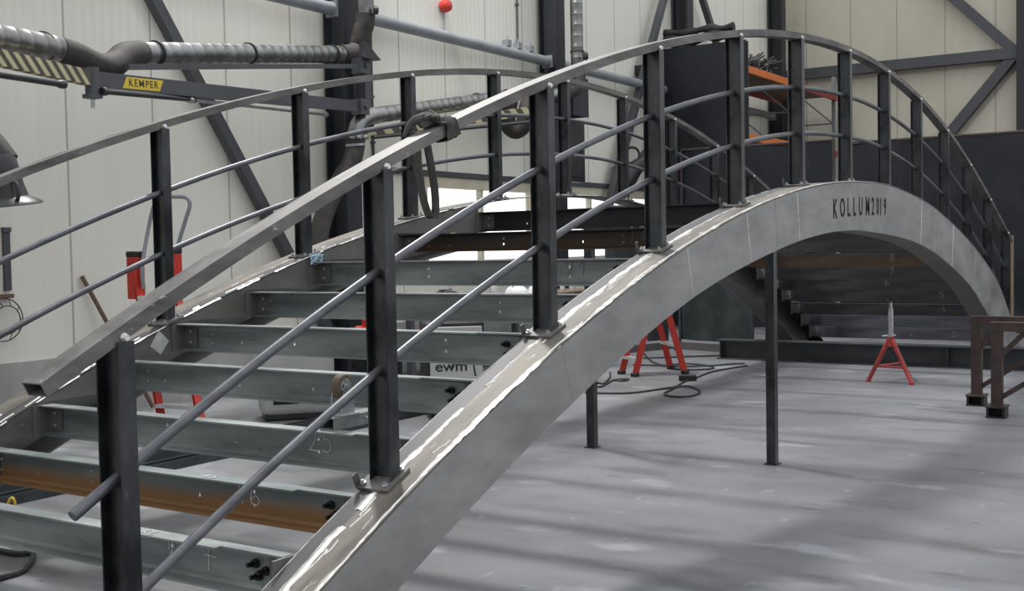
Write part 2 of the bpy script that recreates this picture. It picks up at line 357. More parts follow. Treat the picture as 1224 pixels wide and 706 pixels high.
def arch(yo, yi, near):
    s = 1 if yi > yo else -1
    g = MB()
    for xs in ([XS] if near else [[x for x in XS if x < -1.55], [x for x in XS if x > 1.55]]): strip_between(g, clampf(lambda X: zl(X)), clampf(lambda X: za(X) - 0.010), yo, yo + s * 0.012, xs)
    if not near:
        strip_between(g, clampf(lambda X: zl(X)), clampf(lambda X: zl(X) + 0.03), yo, yo + s * 0.012, [-1.6 + 0.1 * k for k in range(33)])
    if not near:                                       # the crest of the far girder is not plated yet: stiffeners only
        for X in (-1.5, 1.5): g.box((X - 0.006, min(yo, yi) + 0.012, zl(X) + 0.01), (X + 0.006, max(yo, yi) - 0.012, za(X) - 0.01))
    girder = g.build('arch_girder', M_WEB, bridge)
    ym = yo + s * 0.138
    t = MB(); strip_between(t, clampf(lambda X: za(X) - 0.010), clampf(za), yo - s * 0.001, ym, XS); t.build('top_flange', M_TOP, girder)['label'] = 'ground brownish outer strip'
    t = MB(); strip_between(t, clampf(lambda X: za(X) - 0.010), clampf(lambda X: za(X) - 0.0005), ym, yi, XS); t.build('top_flange', M_TOPIN, girder)['label'] = 'dark mill scale inner strip'
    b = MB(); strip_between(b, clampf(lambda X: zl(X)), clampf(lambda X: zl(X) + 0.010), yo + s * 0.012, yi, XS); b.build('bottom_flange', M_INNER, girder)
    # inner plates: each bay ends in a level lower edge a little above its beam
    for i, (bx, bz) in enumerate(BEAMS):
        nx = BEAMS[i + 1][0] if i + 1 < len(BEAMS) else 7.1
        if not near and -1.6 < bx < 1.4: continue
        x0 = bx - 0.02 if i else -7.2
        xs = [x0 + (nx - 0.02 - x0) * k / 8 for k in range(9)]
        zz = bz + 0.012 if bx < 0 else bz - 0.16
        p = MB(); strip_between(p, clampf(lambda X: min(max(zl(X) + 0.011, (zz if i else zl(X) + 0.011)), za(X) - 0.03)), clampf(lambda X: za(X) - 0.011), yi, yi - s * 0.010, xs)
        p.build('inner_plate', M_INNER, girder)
    # welds on the top
    if near:
        w = MB(); bead(w, -0.137, -6.9, 1.6, 0.005, 0.017, 0.99, 0.0026); bead(w, -0.012, -6.9, -2.1, 0.005, 0.018, 0.985, 0.004); bead(w, -0.030, -6.6, -2.6, 0.002, 0.007, 0.86, 0.005); bead(w, -0.045, -6.6, -3.2, 0.001, 0.004, 0.6, 0.006); bead(w, 0.066, -6.9, -1.0, 0.001, 0.0025, 0.96, 0.0006)
        bead(w, -0.075, -6.6, -2.5, 0.002, 0.007, 0.30, 0.012, gaplen=(0.1, 0.35)); bead(w, -0.112, -6.6, -2.5, 0.002, 0.008, 0.45, 0.01, gaplen=(0.1, 0.35))
    else:
        w = MB(); bead(w, yi - s * -0.006, -6.9, 1.6, 0.004, 0.010, 0.97, 0.002); bead(w, yi - s * 0.03, -6.9, -2.6, 0.002, 0.007, 0.85, 0.004); bead(w, yi - s * 0.10, -6.9, -3.0, 0.002, 0.006, 0.6, 0.01)
    w.build('weld_bead', M_WELD, girder)
    if near:
        # weld seams across the outer face
        for (sx, lean) in ((-4.72, 0.3), (-3.37, 1), (-2.5, 1), (-2.02, 0), (-1.59, 1), (1.85, 1), (2.38, 0.3), (3.18, 0.6), (4.3, 0.2)):
            q = MB(); d = 0.02; sl = (za(sx + d) - za(sx - d)) / (2 * d); ln = math.hypot(1, sl)
            tx, tz = 1 / ln, sl / ln; run = []
            dep = interp(_D, sx) / ln
            k = 0.012
            ztop = za(sx)
            vs = []; fs = []
            N = 22
            for i in range(N + 1):
                h = k + (dep - 2 * k) * i / N; cx, cz = sx + tz * h, ztop - tx * h
                wd = (0.0022 + random.random() * 0.0045) * (0.35 + 0.65 * lean) if random.random() < 0.35 + 0.6 * lean else 0.0012
                vs += [(cx - tx * wd, yo - 0.0002, cz - tz * wd), (cx, yo - 0.0032, cz), (cx + tx * wd, yo - 0.0002, cz + tz * wd)]
            for i in range(N):
                for j in (0, 1): fs.append((i * 3 + j, i * 3 + j + 1, i * 3 + j + 4, i * 3 + j + 3))
            q.add(vs, fs); q.build('weld_seam', M_WELD if lean > 0.5 else M_PAPER, girder)
        # cut-through lettering KOLLUM 2019
        L = MB(); word = 'KOLLUM2019'
        xs_ = [-0.76, -0.585, -0.425, -0.275, -0.115, 0.075, 0.225, 0.365, 0.455, 0.585]
        for ch, x in zip(word, xs_):
            vs, fs = text_mesh(ch, 0.175, 0.001, 1.0, 0.003)
            hgt = 0.142; ymin = min(v.y for v in vs); ymax = max(v.y for v in vs); xm = sum((min(v.x for v in vs), max(v.x for v in vs))) / 2
            k = hgt / (ymax - ymin); kx = 0.86
            zc = za(x) - 0.19
            L.add([(x + (v.x - xm) * kx, yo - 0.0012 + v.z, zc + (v.y - (ymin + ymax) / 2) * k) for v in vs], fs)
        L.build('cut_lettering', M_HOLE, girder)['label'] = 'dark lettering cut into the plate'
        # a few pale scuffs on the plate
    else:
        q = MB(); c = V((-4.72, yi - s * -0.0025, 0.96)); h = 0.062
        q.add([c + V((0, 0, h * 1.25)), c + V((h * 1.15, 0, 0.01)), c + V((0.01, 0, -h)), c + V((-h, 0, -0.01))], [(0, 1, 2, 3)])
        q.build('diamond_patch', M_PAPER, girder)['label'] = 'pale diamond shaped patch'
    return girder
near_arch = arch(-0.15, 0.072, True)
far_arch = arch(W + 0.15, W - 0.072, False)

# ---------------------------------------------------- cross beams
BH, FW, TF, TW = 0.152, 0.078, 0.007, 0.006
Y0, Y1 = 0.085, W - 0.085
def octo(r, k): return (r * math.cos(PI / 8 + k * PI / 4), r * math.sin(PI / 8 + k * PI / 4))
def cross_beam(bx, bz, m, holes, notch, chalk, BH=0.152):
    o = V((bx, W / 2, bz))
    mb = MB()
    x0, x1 = bx - 0.004, bx + FW - 0.004          # channel, open towards the nearer end of the bridge
    # top flange, cut away at the near end where notch is set
    if notch:
        mb.box((x0, Y0 + 0.30, bz - TF), (x1, Y1, bz)); mb.box((x0 + 0.027, Y0, bz - TF), (x1, Y0 + 0.30, bz))
    else: mb.box((x0, Y0, bz - TF), (x1, Y1, bz))
    mb.box((x0, Y0, bz - BH), (x1, Y1, bz - BH + TF))
    # web with real round holes
    wx0, wx1 = (x1 - TW, x1) if bx < 0 else (x0, x0 + TW); za_, zb_ = bz - BH + TF, bz - TF
    cell = 0.022; cols = sorted(holes)
    y = Y0
    for hy, hzs in cols:
        mb.box((wx0, y, za_), (wx1, hy - cell / 2, zb_)); z = za_
        for hz in sorted(hzs):
            cz = bz - BH * (1 - hz); mb.box((wx0, hy - cell / 2, z), (wx1, hy + cell / 2, cz - cell / 2)); z = cz + cell / 2
            vs = []
            h = cell / 2
            sq = [(h, h * 0.4142), (h * 0.4142, h), (-h * 0.4142, h), (-h, h * 0.4142), (-h, -h * 0.4142), (-h * 0.4142, -h), (h * 0.4142, -h), (h, -h * 0.4142)]
            ring = [octo(0.0085, k) for k in range(8)]
            for X in (wx0, wx1): vs += [(X, hy + a, cz + b) for a, b in sq] + [(X, hy + a, cz + b) for a, b in ring]
            fs = []
            for k in range(8):
                k2 = (k + 1) % 8
                fs += [(k, k2, 8 + k2, 8 + k), (16 + k, 24 + k, 24 + k2, 16 + k2), (8 + k, 8 + k2, 24 + k2, 24 + k)]
            for (i0, i1, cx_, cy_) in ((0, 1, h, h), (2, 3, -h, h), (4, 5, -h, -h), (6, 7, h, -h)):
                n0 = len(vs); vs += [(wx0, hy + cx_, cz + cy_), (wx1, hy + cx_, cz + cy_)]; fs += [(i0, i1, n0), (16 + i0, n0 + 1, 16 + i1)]
            mb.add(vs, fs)
        mb.box((wx0, hy - cell / 2, z), (wx1, hy + cell / 2, zb_)); y = hy + cell / 2
    mb.box((wx0, y, za_), (wx1, Y1, zb_))
    # root fillets of the rolled section
    sx, xa = (-1, wx0) if bx < 0 else (1, wx1)
    for zz, d in ((za_, 1), (zb_, -1)): mb.prism([(xa, Y0, zz), (xa + sx * 0.012, Y0, zz), (xa, Y0, zz + d * 0.012)], (0, 0, 0), (0, Y1 - Y0, 0))
    be = mb.build('cross_beam', m, bridge, origin=o)
    # end plates on the girders and bolts
    for yy, sg in ((Y1, 1), (Y0, -1)):
        e = MB(); e.box((bx - 0.03, min(yy, yy + sg * 0.012), bz - BH - 0.004), (bx + 0.098, max(yy, yy + sg * 0.012), bz - 0.002))
        e.box((wx0 - 0.009, min(yy, yy - sg * 0.10), bz - BH + 0.018), (wx0 - 0.001, max(yy, yy - sg * 0.10), bz - 0.018))
        e.build('end_plate', M_INNER, be, origin=(bx, yy, bz))
        if sg > 0: spots = [((wx0 - 0.009, yy - 0.05, bz + dz), [(0.009, 0), (0.009, 0.007), (0.005, 0.009)], M_ZINC) for dz in (-0.045, -0.108)]
        else: spots = [((wx0 - 0.001, yy + dy, bz + dz), [(0.017, 0), (0.017, 0.014), (0.009, 0.015), (0.009, 0.042)], M_BOLT) for dy, dz in ((0.12, -0.075), (0.17, -0.055), (0.155, -0.098))]
        if bx < 0:
            for loc, pr, bm_ in spots:
                bo = MB(); bo.lathe(pr, loc, V((-1, 0.1 if sg < 0 else 0, 0.05 if sg < 0 else 0)), 7); bo.build('bolt', bm_, be, origin=loc)
    for (txt, cy, cz, size, top) in chalk:
        k = MB()
        for strokes in txt:
            pts = []
            for a, b in strokes:
                if top: pts.append((x0 + 0.012 + b * size, cy - a * size, bz + 0.002))
                else: pts.append((wx0 - 0.002, cy - a * size, bz - BH * (1 - cz) + b * size))
            k.tube(spline([V(q) for q in pts], 4) if len(pts) > 2 else pts, 0.0022 if bx < 0 else 0.0015, 5)
        k.build('chalk_mark', M_CHALK if bx < -3.6 else M_FAINT, be, origin=o)
    return be
# chalk strokes as polylines in a unit box
G = {'0': [[(0.3, 0), (0.05, 0.3), (0.1, 0.8), (0.35, 1), (0.55, 0.7), (0.5, 0.25), (0.3, 0)]], '1': [[(0.2, 0.7), (0.45, 1), (0.42, 0)]], '2': [[(0.03, 0.72), (0.10, 0.90), (0.28, 1.0), (0.46, 0.92), (0.50, 0.70), (0.36, 0.42), (0.18, 0.18), (0.02, 0.02), (0.12, 0.03), (0.35, 0.02), (0.6, 0.0)]], '5': [[(0.6, 1), (0.4, 0.99), (0.14, 0.97), (0.12, 0.80), (0.10, 0.58), (0.22, 0.64), (0.42, 0.60), (0.55, 0.42), (0.53, 0.18), (0.36, 0.02), (0.16, 0.0), (0.0, 0.08)]],
     '6': [[(0.45, 1), (0.1, 0.6), (0.05, 0.15), (0.35, 0), (0.55, 0.25), (0.3, 0.45), (0.08, 0.25)]], '8': [[(0.3, 0.5), (0.08, 0.75), (0.3, 1), (0.52, 0.75), (0.05, 0.25), (0.3, 0), (0.55, 0.25), (0.3, 0.5)]],
     '9': [[(0.5, 0.75), (0.25, 0.5), (0.05, 0.75), (0.3, 1), (0.5, 0.8), (0.45, 0)]], '7': [[(0, 0.95), (0.55, 1), (0.2, 0)]], '4': [[(0.35, 1), (0.05, 0.4), (0.55, 0.45)], [(0.42, 0.7), (0.38, 0)]], '+': [[(0.3, 1.2), (0.3, -0.2)], [(0, 0.5), (0.75, 0.45)]],
     'Y': [[(0.2, 1), (0.15, 0.4)], [(0.55, 0.7), (0.2, 0.1)], [(0.3, 0.35), (0.7, 0)]], 'R': [[(0, 0), (0.05, 1), (0.45, 0.8), (0.05, 0.5), (0.5, 0)]], 'L': [[(0.05, 1), (0, 0), (0.5, 0.02)]], '3': [[(0.05, 0.9), (0.4, 1), (0.3, 0.55), (0.5, 0.2), (0.05, 0)]]}
def num(s):
    out = []
    for i, ch in enumerate(s): out += [[(a + i * 0.92, b) for a, b in st] for st in G[ch]]
    return out
std = [(2.30, (0.32, 0.66)), (2.05, (0.35,)), (1.62, (0.36, 0.68)), (1.05, (0.4,)), (0.62, (0.34, 0.7))]
def jit_holes(): return [(y + random.uniform(-0.08, 0.08), h) for y, h in std if random.random() < 0.92]
spec = {0: (M_BEAM, True, [(num('+'), 0.52, 0.35, 0.085, False), (num('Y'), 0.72, 0.38, 0.08, False), (num('RL'), 0.80, 0, 0.05, True)]),
        1: (M_RUSTBEAM, True, [(num('16'), 0.77, 0.34, 0.09, False), (num('95'), 0.92, 0, 0.05, True)]),
        2: (M_BEAM, True, [(num('25'), 0.69, 0.36, 0.085, False)]),
        6: (M_BEAM, False, [(num('21'), 0.59, 0.36, 0.085, False)]),
        7: (M_BROWNBEAM, False, [(num('19'), 0.66, 0.42, 0.085, False)])}
beam_i = {}
for i, (bx, bz) in enumerate(BEAMS):
    if i in spec: m, no, ch = spec[i]
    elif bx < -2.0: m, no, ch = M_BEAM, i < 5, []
    elif bx < 0: m, no, ch = M_SHADEBEAM, False, []
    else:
        m = M_BROWNBEAM if i in (11, 14) else (M_LITBEAM if i >= 19 else M_SHADEBEAM); no = False
        lab = {14: '8', 15: '7', 16: '6', 17: '5', 18: '4'}.get(i)
        ch = [(num(lab), (0.70, 0.86, 1.03, 0.5, 0.55)[i - 14], 0.35, 0.085, False)] if lab else []
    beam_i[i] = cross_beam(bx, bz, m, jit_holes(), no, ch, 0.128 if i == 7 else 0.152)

# ---------------------------------------------------- railings
def rail_run(y):
    r = MB(); h, t = 0.044, 0.004; a = 0.041
    pts = [(X * 0.1, y, zt(X * 0.1)) for X in range(-72, 74)]
    r.sweep([(-a, 0.002), (a, 0.002), (a, h), (-a, h)], pts, fixed_side=(0, -1, 0), caps=False)
    r.sweep([(-a + t, 0.002 + t), (a - t, 0.002 + t), (a - t, h - t), (-a + t, h - t)], pts, fixed_side=(0, -1, 0), caps=False)
    n = len(pts); v = len(r.v)
    for i0 in (0, (n - 1) * 4):
        o = n * 4
        r.f += [(i0 + k, i0 + (k + 1) % 4, o + i0 + (k + 1) % 4, o + i0 + k) for k in range(4)]; r.m += [0] * 4
    hr = r.build('handrail', M_RAIL, bridge)
    if y < 1:
        k = MB()
        for px, s in ((-6.78, '20'), (-6.0, '5')):
            for st in num(s):
                k.tube(spline([V((px + a * 0.09 * 1.6, y - 0.03 + b * 0.055, zt(px + a * 0.09 * 1.6) + 0.0462)) for a, b in st], 4), 0.0024, 5)
        k.build('chalk_mark', M_CHALK, hr)
    for lev in (0.328, 0.648):
        b = MB(); pts = []
        for X in [x * 0.1 for x in range(-72, 72)]:
            if X < -7.12 and lev < 0.5: continue
            zz = zt(X) - lev * (zt(X) - za(X) - 0.012); pts.append((X, y + (0.012 if y < 1 else -0.012), zz))
        b.tube(pts, 0.0168, 12); b.build('infill_bar', M_BAR, bridge, smooth=True)
def post(px, y):
    top = zt(px) + 0.001; bot = za(px) + 0.006; sl = (za(px + 0.05) - za(px - 0.05)) / 0.1
    p = MB(); d, w, tf, tw = 0.050, 0.029, 0.0065, 0.006
    zb0, zb1 = bot - 0.015 * abs(sl), top + 0.0
    for yy in (y - d + tf / 2, y + d - tf / 2): p.bbox((px, yy, (zb0 + zb1) / 2), (2 * w, tf, zb1 - zb0), None, 0.0018)
    p.box((px - tw / 2, y - d + tf, zb0), (px + tw / 2, y + d - tf, zb1))
    ob = p.build('railing_post', M_POST, bridge, origin=(px, y, bot))
    w_ = MB(); w_.lathe([(0.012, -0.012), (0.015, 0), (0.009, 0.012)], (px, y - 0.043, top + 0.010), V((0, -1, 0)), 8); w_.build('weld_spot', M_WELD, ob, origin=(px, y, top))
    q = MB(); ln = math.hypot(1, sl); M = Matrix.Translation((px, y, za(px))) @ Matrix.Rotation(-math.atan(sl), 4, 'Y')
    q.bbox((0, 0.006 if y < 1 else -0.006, 0.007), (0.150, 0.148, 0.013), M, 0.002)
    if y < 1: q.box((-0.075, 0.076, 0.012), (-0.045, 0.080, 0.06), M)
    q.build('base_plate', M_RAIL, ob, origin=(px, y, za(px)))
    for ax in (-0.052, 0.052):
        for ay in (-0.046, 0.058):
            bo = MB(); c = M @ V((ax, ay if y < 1 else -ay, 0.0135)); bo.lathe([(0.012, 0), (0.012, 0.009), (0.006, 0.010), (0.006, 0.018)], c, M.to_3x3() @ V((0, 0, 1)), 7); bo.build('bolt', M_ZINC, ob, origin=c)
for y in (0.0, W):
    rail_run(y)
    for px in POST_X: post(px, y)

# ------------------------------------------------------------------ the hall
YW, XE = 6.31, 16.6
fl = MB(); fl.box((-16, -12, -0.12), (XE + 0.2, YW + 0.2, 0)); struct('floor', fl, M_FLOOR)
WZ0, WZ1 = 1.24, 2.40
WIN = [(2.85, 5.55), (6.2, 9.6)]
wl = MB(); zt_w = 7.6
wl.box((-16, YW, 0), (XE + 0.2, YW + 0.12, WZ0)); wl.box((-16, YW, WZ1), (XE + 0.2, YW + 0.12, zt_w))
xs = [-16] + [q for w in WIN for q in w] + [XE + 0.2]
for k in range(0, len(xs), 2): wl.box((xs[k], YW, WZ0), (xs[k + 1], YW + 0.12, WZ1))
struct('wall_left', wl, M_WALL)
we = MB(); we.box((XE, -5.0, 0), (XE + 0.12, YW, zt_w)); struct('wall_end', we, M_WALLE)
bb = MB(); bb.box((-16, YW - 0.05, 0), (XE, YW, 0.55)); struct('baseboard_left', bb, M_PLINTH)
tr = MB(); tr.box((1.6, YW - 0.06, WZ1 + 0.005), (XE - 1.0, YW - 0.002, WZ1 + 0.075)); struct('trim_1', tr, M_COLG)
for n, (a, b) in enumerate(WIN):
    w = MB(); t = 0.055
    w.box((a, YW - 0.03, WZ1 - 0.14), (b, YW + 0.10, WZ1)); w.box((a, YW - 0.03, WZ0), (b, YW + 0.10, WZ0 + t)); w.box((a, YW - 0.03, WZ0 + t), (a + t, YW + 0.10, WZ1 - 0.14)); w.box((b - t, YW - 0.03, WZ0 + t), (b, YW + 0.10, WZ1 - 0.14))
    nm = max(2, round((b - a) / 1.15))
    for k in range(1, nm):
        x = a + (b - a) * k / nm; w.box((x - 0.03, YW, WZ0 + t), (x + 0.03, YW + 0.08, WZ1 - 0.14))
    f = struct('window_%d' % (n + 1), w, M_FRAME)
    g = MB(); g.box((a + t, YW + 0.045, WZ0 + t), (b - t, YW + 0.051, WZ1 - 0.14)); g.build('window_pane', M_GLASS, f)
# steel frame of the hall (part of the building)
COLX = [-3.66, 1.10, 5.86, 10.6]
def h_col(name, cx, cy, along_y, z1=7.6):
    c = MB(); w, d, t = 0.13, 0.15, 0.014
    if along_y: c.box((cx - w, cy - d, 0), (cx + w, cy - d + t, z1)); c.box((cx - w, cy + d - t, 0), (cx + w, cy + d, z1)); c.box((cx - 0.005, cy - d + t, 0), (cx + 0.005, cy + d - t, z1))
    else: c.box((cx - d, cy - w, 0), (cx - d + t, cy + w, z1)); c.box((cx + d - t, cy - w, 0), (cx + d, cy + w, z1)); c.box((cx - d + t, cy - 0.005, 0), (cx + d - t, cy + 0.005, z1))
    return struct(name, c, M_COL)
for k, cx in enumerate(COLX + [15.6]): h_col('wall_column', cx, YW - 0.19, True)
h_col('wall_column', XE - 0.18, 1.22, False)
for k, x0 in enumerate([-7.5] + COLX[:4]):
    x1 = x0 + 4.76 if k else COLX[0]
    t = MB(); z = 4.20; t.tube([(x0 + 0.16, YW - 0.2, z), (x1 - 0.16, YW - 0.2, z)], 0.075, 14)
    t.box((x0 + 0.135, YW - 0.28, z - 0.09), (x0 + 0.165, YW - 0.12, z + 0.09)); t.box((x1 - 0.165, YW - 0.28, z - 0.09), (x1 - 0.135, YW - 0.12, z + 0.09))
    struct('wall_tube', t, M_TUBE, True)
def brace(name, a, b, s=0.05, m=M_COLG):
    q = MB(); q.sweep([(-s, -s), (s, -s), (s, s), (-s, s)], [a, b], up=V((0, 1, 0.01))); return struct(name, q, m)
bA, bB = on_y(183, 0, YW - 0.1), on_y(345, 306, YW - 0.1); bd = bB - bA
brace('wall_brace', bA - bd * 0.6, bB + bd * 0.45, 0.055)
bA, bB = on_y(793, 0, YW - 0.2), on_y(731, 233, YW - 0.2); brace('wall_brace', bB + (bB - bA) * 0.2, bA + (bA - bB) * 0.5, 0.055)
bA, bB = on_y(840, 0, YW - 0.2), on_y(851, 35, YW - 0.2); brace('wall_brace', bA - (bB - bA) * 3, bB + (bB - bA) * 4, 0.055)
brace('wall_beam', (XE - 0.14, YW, 5.22), (XE - 0.14, 1.35, 5.22), 0.11)
brace('wall_brace', (XE - 0.12, 1.42, 5.28), (XE - 0.12, 3.65, 7.58), 0.10)
brace('wall_brace', (XE - 0.12, 1.42, 5.18), (XE - 0.12, 4.5, 1.53), 0.10)

# ------------------------------------------------------------------ props, stands and floor things
def sq_tube(mb, a, b, s): mb.sweep([(-s, -s), (s, -s), (s, s), (-s, s)], [a, b], up=V((0, 1, 0.001)) if abs((V(b) - V(a)).normalized().z) > 0.9 else V((0, 0, 1)))
def prop(x, y, label):
    t = thing('prop_leg', label, 'prop', (x, y, 0), 'square tube props under the footbridge')
    top = zl(x) - 0.014 if y < 0.2 else 1.744 - 0.153
    m = MB(); sq_tube(m, (x, y, 0.006), (x, y, top - 0.008), 0.03); m.build('tube', M_POST, t, origin=(x, y, 0))
    f = MB(); f.box((x - 0.045, y - 0.045, 0), (x + 0.045, y + 0.045, 0.006)); f.build('foot_plate', M_POST, t, origin=(x, y, 0))
    f = MB(); f.box((x - 0.045, y - 0.04, top - 0.008), (x + (0.045 if y < 0.2 else 0.36), y + 0.04, top)); f.build('head_plate', M_POST, t, origin=(x, y, top))
    return t
pl = prop(-1.80, -0.04, 'square steel prop leg under the lettered near arch, on open floor')
prop(-1.77, 1.33, 'square steel prop leg half hidden behind the near arch, beside the cables')
# screw jack stand
jc = V((2.95, 0.42, 0))
t = thing('jack_stand', 'red tripod jack stand with grey screw post under the arch', 'jack stand', jc)
feet = [on_z(1038, 456, 0), on_z(1090, 460, 0), on_z(1086, 449, 0)]
for f in feet:
    l = MB(); l.tube([V((f.x, f.y, 0.012)), V((jc.x, jc.y, 0.44)) + (f - jc).normalized() * 0.02], [0.021, 0.024], 10)
    l.bbox((f.x, f.y, 0.006), (0.05, 0.05, 0.012)); l.build('leg', M_JACKRED, t, origin=f)
m = MB(); m.tube([jc + V((0, 0, 0.37)), jc + V((0, 0, 0.47))], 0.036, 14); m.build('collar', M_JACKRED, t, origin=jc + V((0, 0, 0.4)))
m = MB()
for i in range(3):
    a, b = feet[i], feet[(i + 1) % 3]; m.tube([jc.lerp(a, 0.62) + V((0, 0, 0.165)), jc.lerp(b, 0.62) + V((0, 0, 0.165))], 0.012, 8)
m.build('tie_bar', M_JACKRED, t, origin=jc)
m = MB(); m.tube([jc + V((0, 0, 0.44)), jc + V((0, 0, 0.76))], 0.026, 14); m.tube([jc + V((0, 0, 0.74)), jc + V((0, 0, 0.83))], 0.017, 12); m.build('screw_post', M_ZINC, t, smooth=True, origin=jc + V((0, 0, 0.44)))
m = MB(); m.tube([jc + V((0.02, 0.09, 0.475)), jc + V((-0.02, -0.05, 0.49))], 0.009, 8); m.build('pin', M_ZINC, t, origin=jc + V((0, 0, 0.48)))
m = MB(); m.bbox(tuple(jc + V((0, 0, 0.832))), (0.09, 0.11, 0.012)); m.box((jc.x - 0.045, jc.y - 0.055, 0.836), (jc.x + 0.045, jc.y - 0.043, 0.862)); m.box((jc.x - 0.045, jc.y + 0.043, 0.836), (jc.x + 0.045, jc.y + 0.055, 0.862)); m.build('cradle', M_BOLT, t, origin=jc + V((0, 0, 0.83)))

# trestles at the right
def trestle(x, y, top, label, wood):
    t = thing('steel_trestle', label, 'trestle', (x, y, 0), 'rusty trestles at the right')
    L = 1.25; o = (x, y, 0)
    m = MB(); m.box((x - 0.045, y - L, top - 0.075), (x + 0.045, y + 0.05, top)); m.build('top_beam', M_RUST, t, origin=o)
    for yy in (y, y - L + 0.06):
        l = MB(); sq_tube(l, (x, yy, 0.095), (x, yy, top - 0.075), 0.042); l.build('leg', M_RUST, t, origin=(x, yy, 0))
        f = MB(); f.box((x - 0.080, yy - 0.072, 0.012), (x + 0.080, yy - 0.052, 0.083)); f.box((x - 0.080, yy + 0.052, 0.012), (x + 0.080, yy + 0.072, 0.083)); f.box((x + 0.02, yy - 0.052, 0.012), (x + 0.03, yy + 0.052, 0.083)); f.box((x - 0.085, yy - 0.075, 0.0), (x + 0.085, yy + 0.075, 0.012))
        ft = f.build('foot', M_BLACK, t, origin=(x, yy, 0))  # black stands in for the shaded inside of the channel foot
        f = MB(); f.bbox((x, yy, 0.090), (0.18, 0.16, 0.014)); f.build('foot_plate', M_RUST, ft, origin=(x, yy, 0.083))
    for sg, yy in ((-1, y), (1, y - L + 0.06)):
        b = MB(); b.sweep([(-0.02, -0.02), (0.02, -0.02), (0.02, 0.02), (-0.02, 0.02)], [(x, yy + sg * 0.04, 0.17), (x, yy + sg * 0.50, 0.48)]); b.sweep([(-0.025, -0.02), (0.025, -0.02), (0.025, 0.02), (-0.025, 0.02)], [(x, yy + sg * 0.04, 0.52), (x, yy + sg * 0.22, top - 0.07)])
        b.build('brace', M_RUST, t, origin=(x, yy, 0))
    return t
trestle(1.60, -0.67, 0.785, 'rusty steel trestle farther from view, touching the far arch end', False)
trestle(0.95, -0.95, 0.78, 'rusty steel trestle standing nearest at the right frame edge', False)

# heavy I-beam lying across the floor under the far end
m = MB(); x, h, w = 4.66, 0.245, 0.12
m.box((x - w, -2.2, 0), (x + w, 3.0, 0.014)); m.box((x - w, -2.2, h - 0.014), (x + w, 3.0, h)); m.box((x - 0.006, -2.2, 0.014), (x + 0.006, 3.0, h - 0.014))
for yy in (2.95, 0.2, -1.6): m.box((x - w + 0.006, yy, 0.014), (x - 0.006, yy + 0.012, h - 0.014))
tag(m.build('steel_beam', M_HBEAM, origin=(x, 0, 0)), 'heavy dark steel I-beam lying on the floor behind the jack stand', 'steel beam')

# red stepladder seen under the arch
def ladder_frame(mb_list, a, b, top_a, top_b, t, n, treads_m):
    for p, q in ((a, top_a), (b, top_b)):
        s = MB(); d = (V(q) - V(p)).normalized(); side = (V(b) - V(a)).normalized()
        s.sweep([(-0.034, -0.013), (0.034, -0.013), (0.034, -0.009), (-0.030, -0.009), (-0.030, 0.009), (0.034, 0.009), (0.034, 0.013), (-0.034, 0.013)], [V(p) + d * 0.03, q], fixed_side=side.cross(d).normalized())
        st = s.build('stile', M_RED, t, origin=p)
        f = MB(); f.bbox((p[0], p[1], 0.022), (0.075, 0.075, 0.044), None, 0.008); f.build('rubber_foot', M_BLACK, st, origin=p)
    for k in range(1, n + 1):
        u = k / (n + 1); p0 = V(a).lerp(V(top_a), u); p1 = V(b).lerp(V(top_b), u)
        s = MB(); dr = (p1 - p0); nrm = V((0, 0, 1)); fw = dr.cross(nrm).normalized() * 0.045
        s.add([p0 - fw, p1 - fw, p1 + fw, p0 + fw, p0 - fw - nrm * 0.03, p1 - fw - nrm * 0.03, p1 + fw - nrm * 0.03, p0 + fw - nrm * 0.03], [(0, 1, 2, 3), (7, 6, 5, 4), (0, 4, 5, 1), (1, 5, 6, 2), (2, 6, 7, 3), (3, 7, 4, 0)])
        s.build('tread', treads_m, t, origin=p0)
fa, fb, fc, fd = on_z(743, 447, 0), on_z(759, 450, 0), on_z(802, 441, 0), on_z(819, 447, 0)
cen = (fa + fb + fc + fd) / 4
t = thing('stepladder', 'short red stepladder with white treads standing behind the near arch', 'ladder', cen, 'red stepladders')
ax = ((fb - fa).normalized() + (fd - fc).normalized()).normalized(); ap = cen + V((0, 0, 1.02))
w1, w2 = 0.17, 0.17
ladder_frame(None, fa, fb, tuple(ap - ax * w1 + (fa - fc).normalized() * 0.03), tuple(ap + ax * w1 + (fa - fc).normalized() * 0.03), t, 4, M_ALU)
ladder_frame(None, fc, fd, tuple(ap - ax * w2 - (fa - fc).normalized() * 0.03), tuple(ap + ax * w2 - (fa - fc).normalized() * 0.03), t, 2, M_ALU)
m = MB(); M_ = Matrix.Translation(ap) @ Matrix.Rotation(math.atan2(ax.y, ax.x), 4, 'Z'); m.bbox((0, 0, 0.01), (0.40, 0.16, 0.03), M_, 0.006); m.build('top_cap', M_ALU, t, origin=ap)

